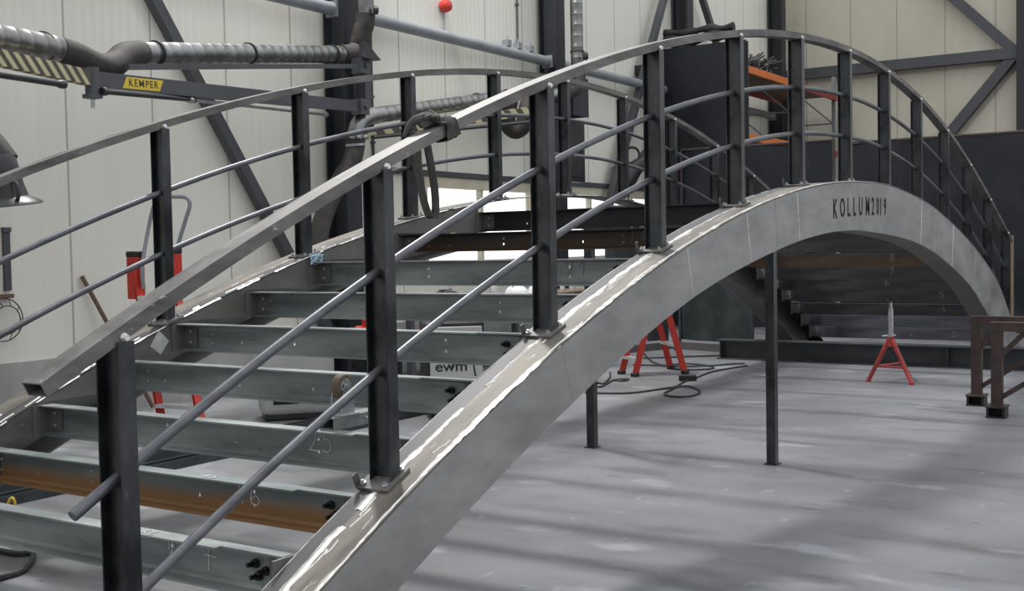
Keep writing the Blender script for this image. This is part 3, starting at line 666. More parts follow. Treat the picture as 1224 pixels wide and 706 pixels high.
# tall red step ladder with a hand hoop by the left wall
b0, b1 = on_z(196, 515, 0), on_z(243, 520, 0); ax = (b1 - b0).normalized(); fwd = V((ax.y, -ax.x, 0))
d0 = (b0 - CAM).dot(FWD)
cen = (b0 + b1) / 2
t = thing('stepladder', 'tall red stepladder with grey tube hand hoop by the left wall', 'ladder', cen, 'red stepladders')
p0, p1 = at(161, 322, d0 + 0.25), at(206, 318, d0 + 0.25)
ladder_frame(None, b0, b1, tuple(p0), tuple(p1), t, 5, M_ALU)
vw = V((FWD.x, FWD.y, 0)).normalized() * 0.9 + RGT * -0.28; r0, r1 = b0 - ax * 0.02 + vw * 0.5, b1 + ax * 0.02 + vw * 0.5
if max(r0.y, r1.y) > YW - 0.12: sh = V((0, YW - 0.12 - max(r0.y, r1.y), 0)); r0 += sh; r1 += sh
ladder_frame(None, tuple(r0), tuple(r1), tuple(p0 + vw * 0.1), tuple(p1 + vw * 0.1), t, 2, M_ALU)
m = MB(); hp = [at(172, 345, d0 + .2), at(170, 318, d0 + .2), at(178, 270, d0 + .3), at(186, 240, d0 + .3), at(195, 235.5, d0 + .3), at(210, 235, d0 + .3), at(222, 236, d0 + .3), at(227, 244, d0 + .3), at(222, 262, d0 + .3), at(213, 292, d0 + .3), at(207, 318, d0 + .2)]
m.tube(spline(hp, 5), 0.017, 10); m.build('hand_hoop', M_TUBE, t, smooth=True, origin=hp[0])
for q in (p0, p1):
    m = MB(); M_ = Matrix.Translation(q) @ Matrix.Rotation(math.atan2(ax.y, ax.x), 4, 'Z'); m.bbox((0, 0.01, -0.07), (0.12, 0.10, 0.36), M_, 0.012); hp_ = m.build('side_bracket', M_RED, t, origin=q)
    m = MB(); m.bbox((0, 0.01, 0.13), (0.125, 0.105, 0.05), M_, 0.012); m.build('cap', M_BLACK, hp_, origin=q)

# cables on the floor
def cable(runs, label, r=0.009, plug=None):
    m = MB()
    o = on_z(*runs[0][0], 0)
    for k, run in enumerate(runs):
        pts = [on_z(x, y, 0) + V((0, 0, r + 0.003 * k)) for x, y in run]; m.tube(spline(pts, 6), r, 7)
    c = tag(m.build('power_cable', M_CABLE, smooth=True, origin=(o.x, o.y, 0)), label, 'cable')
    if plug:
        q = on_z(*plug, 0); e = MB(); M_ = Matrix.Translation(q + V((0, 0, 0.034))) @ Matrix.Rotation(0.5, 4, 'Z'); e.bbox((0, 0, 0), (0.07, 0.19, 0.065), M_, 0.014); e.build('coupler', M_BLACK, c, origin=q)
    return c
cable([[(700, 470), (712.7, 470.7), (751.5, 470.7), (782, 467), (806.6, 463), (818, 457), (831, 452.7), (853.6, 444.5), (893.4, 437.8)], [(790, 466), (806, 464), (823, 463), (835, 467), (836, 471), (823, 475), (803, 475), (794, 472), (800, 468), (812, 462)]], 'black cable with an inline coupler, looping nearest on the bare floor', 0.010, (822, 455))
cable([[(750, 429), (794, 428), (843, 426), (880, 425.3), (912, 424.7)]], 'long straight dark cable running along behind the red stepladder', 0.010)
cable([[(757, 436.5), (794, 437.4), (823, 435.4), (851.6, 439), (846, 442), (821, 442.5), (800, 441)], [(767, 420), (778, 432), (794, 438), (815, 439), (850, 438), (875, 436), (890, 435.6)]], 'dark cable coiled around the feet of the short red stepladder', 0.010)
cable([[(729, 445.6), (729, 451.7), (722, 458.8), (714.7, 458.5), (711, 462), (718, 463), (726, 459), (735, 454.8), (751.5, 454), (745, 456), (736, 455.5)]], 'small tangle of black cable by the second prop leg', 0.010)
cable([[(-12, 698), (8, 692), (26, 686), (36, 676), (40, 667), (36, 664), (20, 665), (4, 662), (-10, 660)]], 'thick black hose loop under the nearest cross beam', 0.014)
q0 = on_z(12, 620, 0); m = MB(); m.tube(spline([q0 + V(p) for p in ((-0.0, 0.04, 0.006), (0.0, 0.02, 0.07), (0.01, 0.0, 0.115), (0.015, -0.025, 0.10), (0.02, -0.035, 0.008))], 5), 0.008, 8)
tag(m.build('wire_hook', M_YELLOW, smooth=True, origin=q0), 'bent yellow wire hook standing on the floor behind the nearest beam', 'hook')

# loose steel profiles on the floor below the deck
for (y, x0, x1, w, h, lab) in ((3.50, -6.3, -0.9, 0.055, 0.06, 'long dark steel channel on the floor below the deck, nearer of the two'), (3.88, -6.2, -0.6, 0.05, 0.06, 'long dark steel channel on the floor below the deck, farther of the two')):
    m = MB(); m.box((x0, y - w, 0), (x1, y + w, 0.008)); m.box((x0, y - w, 0.008), (x1, y - w + 0.007, h)); m.box((x0, y + w - 0.007, 0.008), (x1, y + w, h)); m.box((x0, y - w + 0.007, 0.0081), (x0 + 0.006, y + w - 0.007, h * 0.6))
    tag(m.build('steel_channel', M_HBEAM, origin=(x0, y, 0)), lab, 'steel profile', 'steel channels on the floor')

# castor dolly resting on the deck beam
dz0 = 0.7125; dx0, dx1, dya, dyb, hh = -5.455, -5.085, 0.525, 0.607, 0.052
t = thing('castor_dolly', 'upturned castor dolly of box tube with one brown wheel resting on a cross beam', 'dolly', (dx0, 0.566, dz0))
m = MB(); th = 0.005
for (ya, yb_, z0, z1) in ((dya, dyb, hh - th, hh), (dya, dyb, 0.0, th), (dya, dya + th, th, hh - th), (dyb - th, dyb, th, hh - th)): m.box((dx0, ya, dz0 + z0), (dx1, yb_, dz0 + z1))
m.build('box_tube', M_BEAM, t, origin=(dx0, dya, dz0))
wc = V((-5.352, 0.566, dz0 + hh + 0.122)); top = dz0 + hh
m = MB(); m.bbox((wc.x, wc.y, top + 0.004), (0.11, 0.095, 0.008), None, 0.002)
for sy in (-0.030, 0.030):
    m.prism([(wc.x - 0.042, wc.y + sy - 0.002, top + 0.006), (wc.x + 0.042, wc.y + sy - 0.002, top + 0.006), (wc.x + 0.036, wc.y + sy - 0.002, top + 0.07), (wc.x + 0.018, wc.y + sy - 0.002, top + 0.135), (wc.x - 0.018, wc.y + sy - 0.002, top + 0.135), (wc.x - 0.036, wc.y + sy - 0.002, top + 0.07)], (0, 0, 0), (0, 0.004, 0))
m.build('fork', M_ZINC, t, origin=(wc.x, wc.y, top))
m = MB(); m.lathe([(0.034, -0.021), (0.048, -0.021), (0.053, -0.015), (0.053, 0.015), (0.048, 0.021), (0.034, 0.021)], wc, V((0, 1, 0)), 26); wh = m.build('wheel', M_TREAD, t, smooth=True, origin=wc)
m = MB(); m.lathe([(0.035, -0.023), (0.035, 0.023)], wc, V((0, 1, 0)), 20)
for k in range(5):
    an = k * 2 * PI / 5; m.lathe([(0.007, -0.026), (0.007, 0.026)], wc + V((0.022 * math.cos(an), 0, 0.022 * math.sin(an))), V((0, 1, 0)), 8)
m.lathe([(0.011, -0.036), (0.011, 0.036)], wc, V((0, 1, 0)), 8); m.build('hub', M_ZINC, wh, origin=wc)
for k in (0.20, 0.235): m = MB(); m.lathe([(0.009, 0), (0.009, 0.008), (0.005, 0.009), (0.005, 0.018)], (dx0 + k, dya, dz0 + 0.03), V((0, -1, 0)), 7); m.build('bolt', M_ZINC, t, origin=(dx0 + k, dya, dz0 + 0.03))

# welding machine
wq = on_z(543, 500, 0); wq = V((wq.x + 0.25, wq.y + 0.18, 0))
yaw = math.atan2(-(wq.y - CAM.y), -(wq.x - CAM.x)) + 0.10
MW = Matrix.Translation(wq) @ Matrix.Rotation(yaw, 4, 'Z')       # local +x faces the viewer, +y to the viewer's right
t = thing('welding_machine', 'light grey welding machine with black lettering on black castors', 'welding machine', wq)
m = MB(); m.bbox((-0.03, -0.02, 0.50), (0.62, 0.50, 0.66), MW, 0.025); m.build('case', M_DKPLAST, t, origin=wq)
m = MB(); m.bbox((0.285, 0.0, 0.49), (0.02, 0.455, 0.60), MW, 0.008); fp = m.build('front_panel', M_PANELGREY, t, origin=wq)
vs, fs = text_mesh('ewm', 0.125, 0.001, 1.0, 0.0022); m = MB()
m.add([MW @ V((0.2965 + v.z, v.x * 1.15 - 0.045, 0.447 + v.y)) for v in vs], fs)
m.add([MW @ V(p) for p in ((0.2968, -0.055, 0.42), (0.2968, -0.046, 0.42), (0.2968, -0.008, 0.545), (0.2968, -0.017, 0.545))], [(0, 1, 2, 3)])
m.build('lettering', M_DKPLAST, fp, origin=wq)['label'] = 'black lettering'
m = MB(); m.add([MW @ V(p) for p in ((0.2968, 0.155, 0.36), (0.2968, 0.17, 0.36), (0.2968, 0.13, 0.60), (0.2968, 0.118, 0.60))], [(0, 1, 2, 3)]); m.build('stripe', M_DKPLAST, fp, origin=wq)
m = MB(); m.tube(spline([MW @ V(p) for p in ((-0.28, -0.2, 0.83), (-0.22, -0.2, 0.93), (0.15, -0.2, 0.95), (0.25, -0.2, 0.86), (0.26, -0.2, 0.82))], 5), 0.016, 9); m.tube(spline([MW @ V(p) for p in ((-0.28, 0.2, 0.83), (-0.22, 0.2, 0.93), (0.15, 0.2, 0.95), (0.25, 0.2, 0.86), (0.26, 0.2, 0.82))], 5), 0.016, 9); m.build('handle', M_BLACK, t, smooth=True, origin=wq)
m = MB()
for k in range(7):
    cx, cy, rr = -0.1 + 0.03 * k, -0.05 + 0.025 * k, 0.10 + 0.02 * random.random()
    m.tube([MW @ V((cx + rr * 0.5 * math.cos(a_ * PI / 8), cy + rr * math.sin(a_ * PI / 8), 0.90 + 0.07 * math.sin(a_ * PI / 8 + k))) for a_ in range(17)], 0.013, 7)
m.build('coiled_lead', M_CABLE, t, smooth=True, origin=wq)
for sx in (-0.25, 0.22):
    for sy in (-0.2, 0.2):
        c_ = MW @ V((sx, sy, 0.075)); m = MB(); m.lathe([(0.055, -0.024), (0.072, -0.022), (0.075, 0), (0.072, 0.022), (0.055, 0.024)], c_, MW.to_3x3() @ V((0, 1, 0)), 18); m.box((sx - 0.02, sy - 0.035, 0.06), (sx + 0.02, sy + 0.035, 0.18), MW); m.build('castor', M_BLACK, t, origin=c_)

# gas trolley beside it: dark cabinet with drawers
def boxed(px, py, w, d, h, z0=0.0, yaw_off=0.0):
    q = on_z(px, py, 0); ya = math.atan2(-(q.y - CAM.y), -(q.x - CAM.x)) + yaw_off
    M_ = Matrix.Translation(q) @ Matrix.Rotation(ya, 4, 'Z') @ Matrix.Translation((-d / 2, 0, 0)); return q, M_
q, M_ = boxed(455, 478, 0.46, 0.42, 0.80)
t = thing('tool_cabinet', 'dark tool cabinet on the floor left of the welding machine', 'cabinet', q)
m = MB(); m.bbox((0, -0.04, 0.36), (0.42, 0.52, 0.66), M_, 0.012); m.build('body', M_DKPLAST, t, origin=q)
for k, (z, hh) in enumerate(((0.16, 0.2), (0.37, 0.17), (0.56, 0.15))):
    m = MB(); m.bbox((0.215, -0.04, z), (0.018, 0.47, hh), M_, 0.005); dr = m.build('drawer', M_BOLT, t, origin=q)
    m = MB(); m.tube([M_ @ V((0.245, -0.16, z + hh * 0.3)), M_ @ V((0.245, 0.08, z + hh * 0.3))], 0.008, 8); m.build('handle', M_ALU, dr, origin=q)
m = MB(); m.bbox((0.02, -0.05, 0.70), (0.28, 0.36, 0.02), M_, 0.004); m.build('red_mat', M_REDCAP, t, origin=q)
for sx in (-0.15, 0.15):
    for sy in (-0.2, 0.14): m = MB(); m.lathe([(0.012, 0), (0.02, 0.002), (0.02, 0.03)], M_ @ V((sx, sy, 0)), n=10); m.build('foot', M_BLACK, t, origin=q)
cab_top = M_ @ V((0.08, -0.12, 0.711))
def bottle(loc, r, h, label, body, cap, group=None, cat='bottle', name='bottle'):
    t = thing(name, label, cat, loc, group)
    m = MB(); m.lathe([(r * 0.92, 0), (r, r * 0.12), (r, h * 0.66), (r * 0.9, h * 0.74), (r * 0.45, h * 0.84), (r * 0.42, h * 0.86)], loc, n=18); m.build('body', body, t, smooth=True, origin=loc)
    m = MB(); m.lathe([(r * 0.5, h * 0.86), (r * 0.5, h * 0.97), (r * 0.4, h)], loc, n=14); m.build('cap', cap, t, smooth=True, origin=loc)
    return t
# light grey dust extractor with a rounded top
q, M_ = boxed(358, 502, 0.62, 0.45, 0.6, 0, 0.1)
t = thing('dust_extractor', 'pale grey rounded extractor unit on the floor against the left wall', 'extractor', q)
m = MB(); m.bbox((0, 0, 0.36), (0.45, 0.64, 0.65), M_, 0.075); body = m.build('cover', M_LGREY, t, smooth=True, origin=q)
m = MB(); m.bbox((0.222, -0.11, 0.17), (0.014, 0.22, 0.055), M_, 0.006); m.build('slot', M_HOLE, body, origin=q)
m = MB(); m.bbox((0, 0, 0.035), (0.40, 0.58, 0.06), M_, 0.012); m.build('plinth', M_DKPLAST, t, origin=q)

# workbench near the window
bx0, bx1, by0, by1, bz = 0.9, 5.4, 5.05, 5.75, 0.85
t = thing('workbench', 'long brown topped workbench below the windows', 'workbench', ((bx0 + bx1) / 2, by0, 0))
m = MB(); m.bbox(((bx0 + bx1) / 2, (by0 + by1) / 2, bz - 0.03), (bx1 - bx0, by1 - by0, 0.06), None, 0.006); m.build('top', M_WOOD, t, origin=(bx0, by0, bz))
for x in (bx0 + 0.1, (bx0 + bx1) / 2, bx1 - 0.1):
    for y in (by0 + 0.08, by1 - 0.08): m = MB(); sq_tube(m, (x, y, 0), (x, y, bz - 0.06), 0.035); m.build('leg', M_COLG, t, origin=(x, y, 0))
m = MB(); m.box((bx0 + 0.1, by0 + 0.06, 0.25), (bx1 - 0.1, by1 - 0.06, 0.28)); m.build('lower_shelf', M_COLG, t, origin=(bx0, by0, 0.25))
def on_bench(px): v = on_y(px, 320, by0 + 0.22); return V((v.x, by0 + 0.22, bz))
bottle(on_bench(590), 0.045, 0.20, 'white bottle on the workbench, left of the two white helmets', M_WHITE, M_WHITE)
bottle(on_bench(672), 0.035, 0.15, 'small white bottle on the workbench, next to the right helmet', M_WHITE, M_WHITE)
bottle(on_bench(684), 0.035, 0.15, 'small white bottle on the workbench, beside the cream cup', M_WHITE, M_WHITE)
bottle(cab_top, 0.045, 0.19, 'red spray bottle with white cap on the dark tool cabinet', M_REDCAP, M_WHITE)
def helmet(loc, label, m_, rx=0.16):
    t = thing('helmet', label, 'helmet', loc, None)
    m = MB(); vs = []; fs = []; n = 20; k = 8
    m.lathe([(rx * math.cos(a), 0.13 * math.sin(a)) for a in [i * PI / 2 / k * 0.99 for i in range(k + 1)]], loc, n=n); sh = m.build('shell', m_, t, smooth=True, origin=loc)
    m = MB(); m.lathe([(rx * 1.12, 0.0), (rx * 1.14, 0.008), (rx * 1.0, 0.016)], loc, n=n); m.build('rim', m_, t, origin=loc)
    m = MB(); m.bbox((loc.x - 0.02, loc.y, loc.z + 0.128), (rx * 1.2, 0.03, 0.012), None, 0.004); m.build('ridge', m_, sh, origin=loc)
helmet(on_bench(617), 'white safety helmet on the workbench, beside the white bottle', M_WHITE)
helmet(on_bench(644), 'white safety helmet on the workbench, partly behind a railing post', M_WHITE)
helmet(on_bench(533), 'black helmet shell on the workbench, at its left', M_DKPLAST, 0.20)
cl = on_bench(700); m = MB(); m.lathe([(0.055, 0), (0.085, 0.20), (0.08, 0.20), (0.052, 0.01)], cl, n=18); tag(m.build('cup', M_FRAME, smooth=True, origin=cl), 'tall cream cup on the workbench beside the small bottles', 'cup')

# ------------------------------------------------------------------ welding screens and curtains
def sheet(a, b, z0, z1, amp, waves, name, m_, parent, th=0.004, sag=0.0):
    a, b = V(a), V(b); d = (b - a); L = d.length; d.normalize(); nrm = V((-d.y, d.x, 0)); n = max(12, int(L / 0.05)); k = 12
    mb = MB(); vs = []
    ph = random.random() * 6
    for s in (0, 1):
        for i in range(n + 1):
            for j in range(k + 1):
                u = i / n; z = z0 + (z1 - z0) * j / k
                o = amp * (0.35 + 0.65 * (1 - j / k)) * (math.sin(u * waves * 2 * PI + ph) + 0.5 * math.sin(u * waves * 4.7 + 1.3 * j / k + ph) + 0.35 * math.sin(j * 1.7 + u * 9))
                vs.append(a + d * (u * L) + nrm * (o + s * th) + V((0, 0, z - a.z - sag * math.sin(u * waves * PI) ** 2 * (j == k))))
    N = (n + 1) * (k + 1); fs = []
    for s in (0, 1):
        for i in range(n):
            for j in range(k):
                p = s * N + i * (k + 1) + j; fs.append((p, p + 1, p + k + 2, p + k + 1))
    mb.add(vs, fs); return mb.build(name, m_, parent, smooth=True, origin=a)
def screen(a, b, top, z0, label, m_, amp, waves, rail_m, base=None):
    a, b = V(a), V(b)
    t = thing('welding_screen', label, 'welding screen', a)
    m = MB(); m.tube([a + V((0, 0, top)), b + V((0, 0, top))], 0.02, 10)
    m.build('top_rail', rail_m, t, origin=a)
    for q in (a, b):
        m = MB(); m.tube([q + V((0, 0, 0.02)), q + V((0, 0, top))], 0.02, 10); m.bbox((q.x, q.y, 0.012), (0.34, 0.06, 0.024), None, 0.005); m.build('post', rail_m, t, origin=q)
    sheet(a, b, z0, top - 0.02, amp, waves, 'curtain', m_, t)
    if base:
        m = MB(); d = (b - a).normalized(); nn = V((d.y, -d.x, 0)) * 0.05
        if (nn.dot(CAM - a)) < 0: nn = -nn
        m.sweep([(-0.02, 0), (0.02, 0), (0.02, 0.10), (-0.02, 0.10)], [a + nn, b + nn]); m.build('base_rail', base, t, origin=a)
    return t
sA, sB, sC = on_z(913, 424, 0), on_z(811, 417, 0), on_z(768, 421, 0)
sA = sB.lerp(sA, 0.86)
screen(tuple(sB + V((0.06, 0, 0))), tuple(sA + V((0.06, 0, 0))), 1.98, 0.13, 'dark grey welding screen facing the view behind the red stepladder', M_SCREEN, 0.02, 2.3, M_HBEAM, M_INNER)
dl = (sC - sB).normalized()
screen(tuple(sB + V((-0.02, 0.16, 0))), tuple(sB + V((-0.02, 0.16, 0)) + dl * 1.1), 1.98, 0.13, 'dark grey welding screen angled away at the corner behind the stepladder', M_SCREEN, 0.02, 1.4, M_HBEAM, M_INNER)
screen((9.3, 5.6, 0), (9.3, 2.95, 0), 3.08, 0.05, 'black welding curtain hanging below the orange rack beams', M_CURT, 0.045, 3.1, M_RUST)
screen((9.3, 2.85, 0), (9.3, -2.4, 0), 3.02, 0.05, 'wide black welding curtain behind the far end of the footbridge', M_CURT, 0.05, 5.3, M_RUST)
# tall black panel at the end of the rack
t = thing('black_panel', 'tall black sheet panel standing at the near end of the pallet rack', 'panel', (9.75, 5.4, 0))
m = MB(); m.bbox((9.75, 5.39, 2.47), (0.05, 1.62, 4.90), None, 0.008); m.build('sheet', M_CURT, t, origin=(9.75, 5.39, 0.0))
m = MB()
for yy in (4.60, 6.17): sq_tube(m, (9.805, yy, 0), (9.805, yy, 4.90), 0.03)
m.build('frame', M_COL, t, origin=(9.8, 5.4, 0))
# folded roll lying on top of it
m = MB(); r0 = V((9.76, 6.10, 5.045))
for k, (dy, dz, rr) in enumerate(((0, 0, 0.105), (0.0, 0.13, 0.075))): m.tube(spline([r0 + V((0.0, -1.3 * i / 6, dz + 0.018 * math.sin(i * 1.9 + k))) for i in range(7)], 4), [rr * (0.85 + 0.2 * math.sin(i * 0.8 + k)) for i in range(25)], 10)
tag(m.build('rolled_cover', M_BLACK, smooth=True, origin=r0), 'rolled black cover lying on top of the tall black panel', 'cover')

# ------------------------------------------------------------------ pallet rack
RY0, RY1 = 4.92, 5.95; RX = (10.15, 12.95, 15.75)
t = thing('pallet_rack', 'steel pallet rack with orange and red shelf beams along the left wall', 'rack', (RX[0], RY0, 0))
for k, x in enumerate(RX):
    for y in (RY0, RY1):
        m = MB(); m.bbox((x, y, 2.5), (0.09, 0.075, 5.0), None, 0.006); up = m.build('upright', M_TUBE if k else M_COLG, t, origin=(x, y, 0))
        m = MB(); m.bbox((x, y, 0.006), (0.15, 0.13, 0.012)); m.build('foot_plate', M_COLG, up, origin=(x, y, 0))
    m = MB()
    for i, z in enumerate((0.4, 1.3, 2.2, 3.1, 4.0)):
        m.tube([(x, RY0 + 0.03, z), (x, RY1 - 0.03, z)], 0.016, 8); m.tube([(x, RY0 + 0.03, z), (x, RY1 - 0.03, z + 0.85)], 0.014, 8)
    m.build('frame_bracing', M_TUBE, t, origin=(x, RY0, 0))
for b_ in range(2):
    xa, xb = RX[b_] + 0.05, RX[b_ + 1] - 0.05
    for z in (3.40, 4.60):
        mm = M_ORANGE if b_ == 0 else M_DRED
        for y, m2 in ((RY0 - 0.055, mm), (RY1 + 0.055, M_DRED)):
            m = MB(); m.bbox(((xa + xb) / 2, y, z - 0.06), (xb - xa + 0.08, 0.05, 0.13), None, 0.006); be = m.build('shelf_beam', m2, t, origin=(xa, y, z))
            be['label'] = 'orange shelf beam' if m2 is M_ORANGE else 'dark red shelf beam'
        m = MB()
        n = 9
        for i in range(n): w_ = (xb - xa) / n; m.box((xa + i * w_ + 0.004, RY0 - 0.03, z - 0.03), (xa + (i + 1) * w_ - 0.004, RY1 + 0.03, z - 0.005))
        m.build('shelf_board', M_WOOD, t, origin=(xa, RY0, z))
# scrap frames piled on the top shelf, each frame its own thing
kinds = ['tangled steel rod frame on the top rack shelf, near the black panel', 'dark steel frame leaning in the scrap on the top rack shelf', 'spiky bundle of thin rods on the top rack shelf', 'open tube stand piled highest on the top rack shelf', 'crossed steel rods over the orange rack beam', 'dark scrap bundle on the top rack shelf at its right end']
for i in range(6):
    x = 10.46 + i * 0.43; y = 5.1 + 0.12 * (i % 3); z = 4.597
    m = MB(); rnd = random.Random(40 + i); h = (0.6, 0.5, 0.62, 0.52, 0.45, 0.5)[i]
    w = 0.17
    m.bbox((x, y + 0.2, z + 0.016), (0.38, 0.4, 0.03), None, 0.004)
    for k in range(26):
        a_ = V((x + rnd.uniform(-w, w), y + rnd.uniform(-0.05, 0.4), z + 0.02 + rnd.uniform(0, 0.25) * (k > 3))); b_ = a_ + V((rnd.uniform(-0.3, 0.3), rnd.uniform(-0.4, 0.4), rnd.uniform(-0.1, h * 0.5))); b_.x = min(max(b_.x, x - 0.2), x + 0.2); b_.z = max(b_.z, z + 0.03)
        b_.z = min(b_.z, z + h); b_.y = min(max(b_.y, 4.95), 5.9)
        m.tube([a_, b_], rnd.choice((0.010, 0.013, 0.022)), 6)
    for k in range(7):
        c_ = V((x + rnd.uniform(-0.08, 0.08), y + rnd.uniform(0, 0.3), z + 0.15 + rnd.uniform(0, h * 0.45))); rr = rnd.uniform(0.06, 0.13)
        m.tube([c_ + V((rr * math.cos(a2 * PI / 6), 0.05 * math.sin(a2), rr * math.sin(a2 * PI / 6))) for a2 in range(13)], 0.012, 6)
    tag(m.build('scrap_bundle', M_SCRAP, origin=(x, y, z)), kinds[i], 'scrap steel', 'scrap on the top rack shelf')

# ------------------------------------------------------------------ fume extraction arms
def ring_clamp(mb, p, axis, r): mb.lathe([(r, -0.012), (r + 0.012, -0.012), (r + 0.012, 0.012), (r, 0.012)], p, axis, 20)
def duct_profile(mb, a, b, r, pitch=0.16):
    """spiral duct: straight tube with small raised seams"""
    a, b = V(a), V(b); L = (b - a).length; n = max(2, int(L / pitch)); pr = []
    for i in range(n):
        z = L * i / n; pr += [(r, z), (r, z + L / n - 0.014), (r + 0.0025, z + L / n - 0.007)]
    pr.append((r, L)); mb.lathe(pr, a, (b - a), 20)
def boxbeam(mb, a, b, w, h): mb.sweep([(-w / 2, -h / 2), (w / 2, -h / 2), (w / 2, h / 2), (-w / 2, h / 2)], [a, b])
cx1 = COLX[1]
t = thing('extraction_arm', 'long grey extraction arm with yellow sticker on the first column', 'extraction arm', (cx1, YW - 0.4, 3.0), 'extraction arms on the wall columns')
O1 = at(430, 110, 12.9)
# wall bracket
m = MB(); c_ = at(432, 108, 13.0); m.box((cx1 + 0.02, YW - 0.52, c_.z - 0.40), (cx1 + 0.12, YW - 0.34, c_.z + 0.42)); m.build('wall_bracket', M_COLG, t, origin=O1)
def pivot(px, py, d, s=0.07):
    q = at(px, py, d); m = MB(); m.box((q.x - s, q.y - s, q.z - s * 1.2), (q.x + s, q.y + s, q.z + s * 1.2)); m.lathe([(0.025, 0), (0.025, 0.03)], q + V((0, -s, 0)), V((0, -1, 0)), 10); m.build('pivot', M_COLG, t, origin=q); return q
pv1, pv2 = pivot(431, 79, 12.7), pivot(431, 128, 12.7)
e1 = at(113, 95.5, 8.35)
m = MB(); boxbeam(m, at(424, 127, 12.6), e1, 0.07, 0.118); bm1 = m.build('boom', M_COLG, t, origin=pv2)
m = MB(); boxbeam(m, at(427, 79, 12.6), at(152, 80, 8.75), 0.035, 0.045); m.build('upper_rod', M_COLG, t, origin=pv1)
# sticker on the boom's side
def along(a, b, u): return V(a).lerp(V(b), u)
bs, be_ = at(424, 127, 12.6), e1
bdir = (bs - be_).normalized(); bside = bdir.cross(V((0, 0, 1))).normalized(); bup = bside.cross(bdir)
if bside.dot(CAM - be_) < 0: bside = -bside
def onboom(px, off=0.0):
    """place along the boom under a photo column"""
    lo, hi = 0.0, 1.0
    for _ in range(40):
        mid = (lo + hi) / 2; p = be_.lerp(bs, mid) - CAM; x = 612 + FPX * p.dot(RGT) / p.dot(FWD)
        if x < px: lo = mid
        else: hi = mid
    return be_.lerp(bs, (lo + hi) / 2)
k0, k1 = onboom(141), onboom(191); sl_ = (k1 - k0).length; off = bside * 0.037; hh = 0.044
m = MB(); m.add([k0 + off - bup * hh, k1 - bdir * 0.06 + off - bup * hh, k1 + off + bup * hh, k0 + bdir * 0.06 + off + bup * hh], [(0, 1, 2, 3)]); st = m.build('sticker', M_YELLOW, bm1, origin=k0)
st['label'] = 'yellow parallelogram sticker'
vs, fs = text_mesh('KEMPER', 0.075, 0.0004, 1.22, 0.0004); m = MB(); wv = max(v.x for v in vs) - min(v.x for v in vs); kx = (sl_ - 0.16) / wv
off = bside * 0.0385
m.add([(k0 + k1) / 2 + off + bdir * (v.x * kx) + bup * v.y * 1.05 + bside * v.z for v in vs], fs)
m.build('sticker', M_DKPLAST, bm1, origin=k0)['label'] = 'dark lettering on the yellow sticker'
# second boom with warning stripes
s0, s1 = at(104, 93, 8.25), at(-60, 56, 7.2)
def striped(a, b, w, h, n, name):
    m = MB(); a, b = V(a), V(b); d = (b - a); L = d.length; d.normalize(); sd = d.cross(V((0, 0, 1))).normalized(); u = sd.cross(d)
    sk = h * 0.45
    for i in range(n):
        m.cm = i % 2
        p, q = a + d * (L * i / n), a + d * (L * (i + 1) / n)
        def ring(c_, e): return [c_ + sd * x * w / 2 + u * y * h / 2 + d * (y * sk * e) for x, y in ((-1, -1), (1, -1), (1, 1), (-1, 1))]
        m.add(ring(p, i > 0) + ring(q, i < n - 1), [(0, 1, 5, 4), (1, 2, 6, 5), (2, 3, 7, 6), (3, 0, 4, 7)] + ([(3, 2, 1, 0)] if i == 0 else []) + ([(4, 5, 6, 7)] if i == n - 1 else []))
    m.cm = 0
    return m.build(name, [M_STRIPE, M_CREAM], t, origin=a)
striped(s0, s1, 0.07, 0.108, 25, 'warning_boom')
m = MB(); j_ = at(110, 96, 8.3); m.lathe([(0.05, -0.11), (0.05, 0.09)], j_, n=16); m.box((j_.x - 0.05, j_.y - 0.05, j_.z - 0.13), (j_.x + 0.05, j_.y + 0.05, j_.z - 0.10)); m.build('elbow_joint', M_COLG, t, origin=j_)
m = MB(); m.tube([j_ + V((0, 0, -0.12)), j_ + V((0, 0, -0.20))], 0.014, 8); m.build('plug', M_ZINC, t, origin=j_)
for a_, b_, d_ in (((122, 109, 8.3), (232, 119, 9.6), 0), ((225, 119, 9.5), (390, 137, 12.2), 1), ((-20, 86, 7.3), (77, 101, 8.0), 2)):
    pa, pb = at(*a_), at(*b_); m = MB(); m.tube([pa, pb], (0.022, 0.016, 0.024)[d_], 10); m.lathe([(0.03, 0), (0.033, 0.03), (0.025, 0.07)], pa, pb - pa, 10); m.lathe([(0.025, -0.07), (0.033, -0.03), (0.03, 0)], pb, pb - pa, 10)
    m.build('gas_spring', M_DKPLAST if d_ != 1 else M_ZINC, t, smooth=True, origin=pa)
R1 = 0.093
m = MB(); duct_profile(m, at(166, 63.5, 9.35), at(409, 65, 12.75), R1); d1 = m.build('duct', M_DUCT, t, smooth=True, origin=at(166, 63.5, 9.35))
for px, u_ in ((184, 0.06), (300, 0.46), (396, 0.93)):
    q = at(166, 63.5, 9.35).lerp(at(409, 65, 12.75), u_); m = MB(); ring_clamp(m, q, at(409, 65, 12.75) - at(166, 63.5, 9.35), R1 + 0.002); m.build('clamp', M_DKPLAST, d1, origin=q)
m = MB(); da, db = at(74, 60, 8.45), at(-70, 33, 7.2); duct_profile(m, da, db, 0.098); d2 = m.build('duct', M_DUCT, t, smooth=True, origin=da)
m = MB(); ring_clamp(m, at(51, 56, 8.25), da - db, 0.10); m.build('clamp', M_DKPLAST, d2, origin=da)
m = MB(); hp = [at(168, 63.5, 9.38), at(157, 64, 9.2), at(147, 67, 9.05), at(137, 76, 8.9), at(125, 80, 8.75), at(110, 76, 8.65), at(92, 67, 8.55), at(70, 59.5, 8.4)]
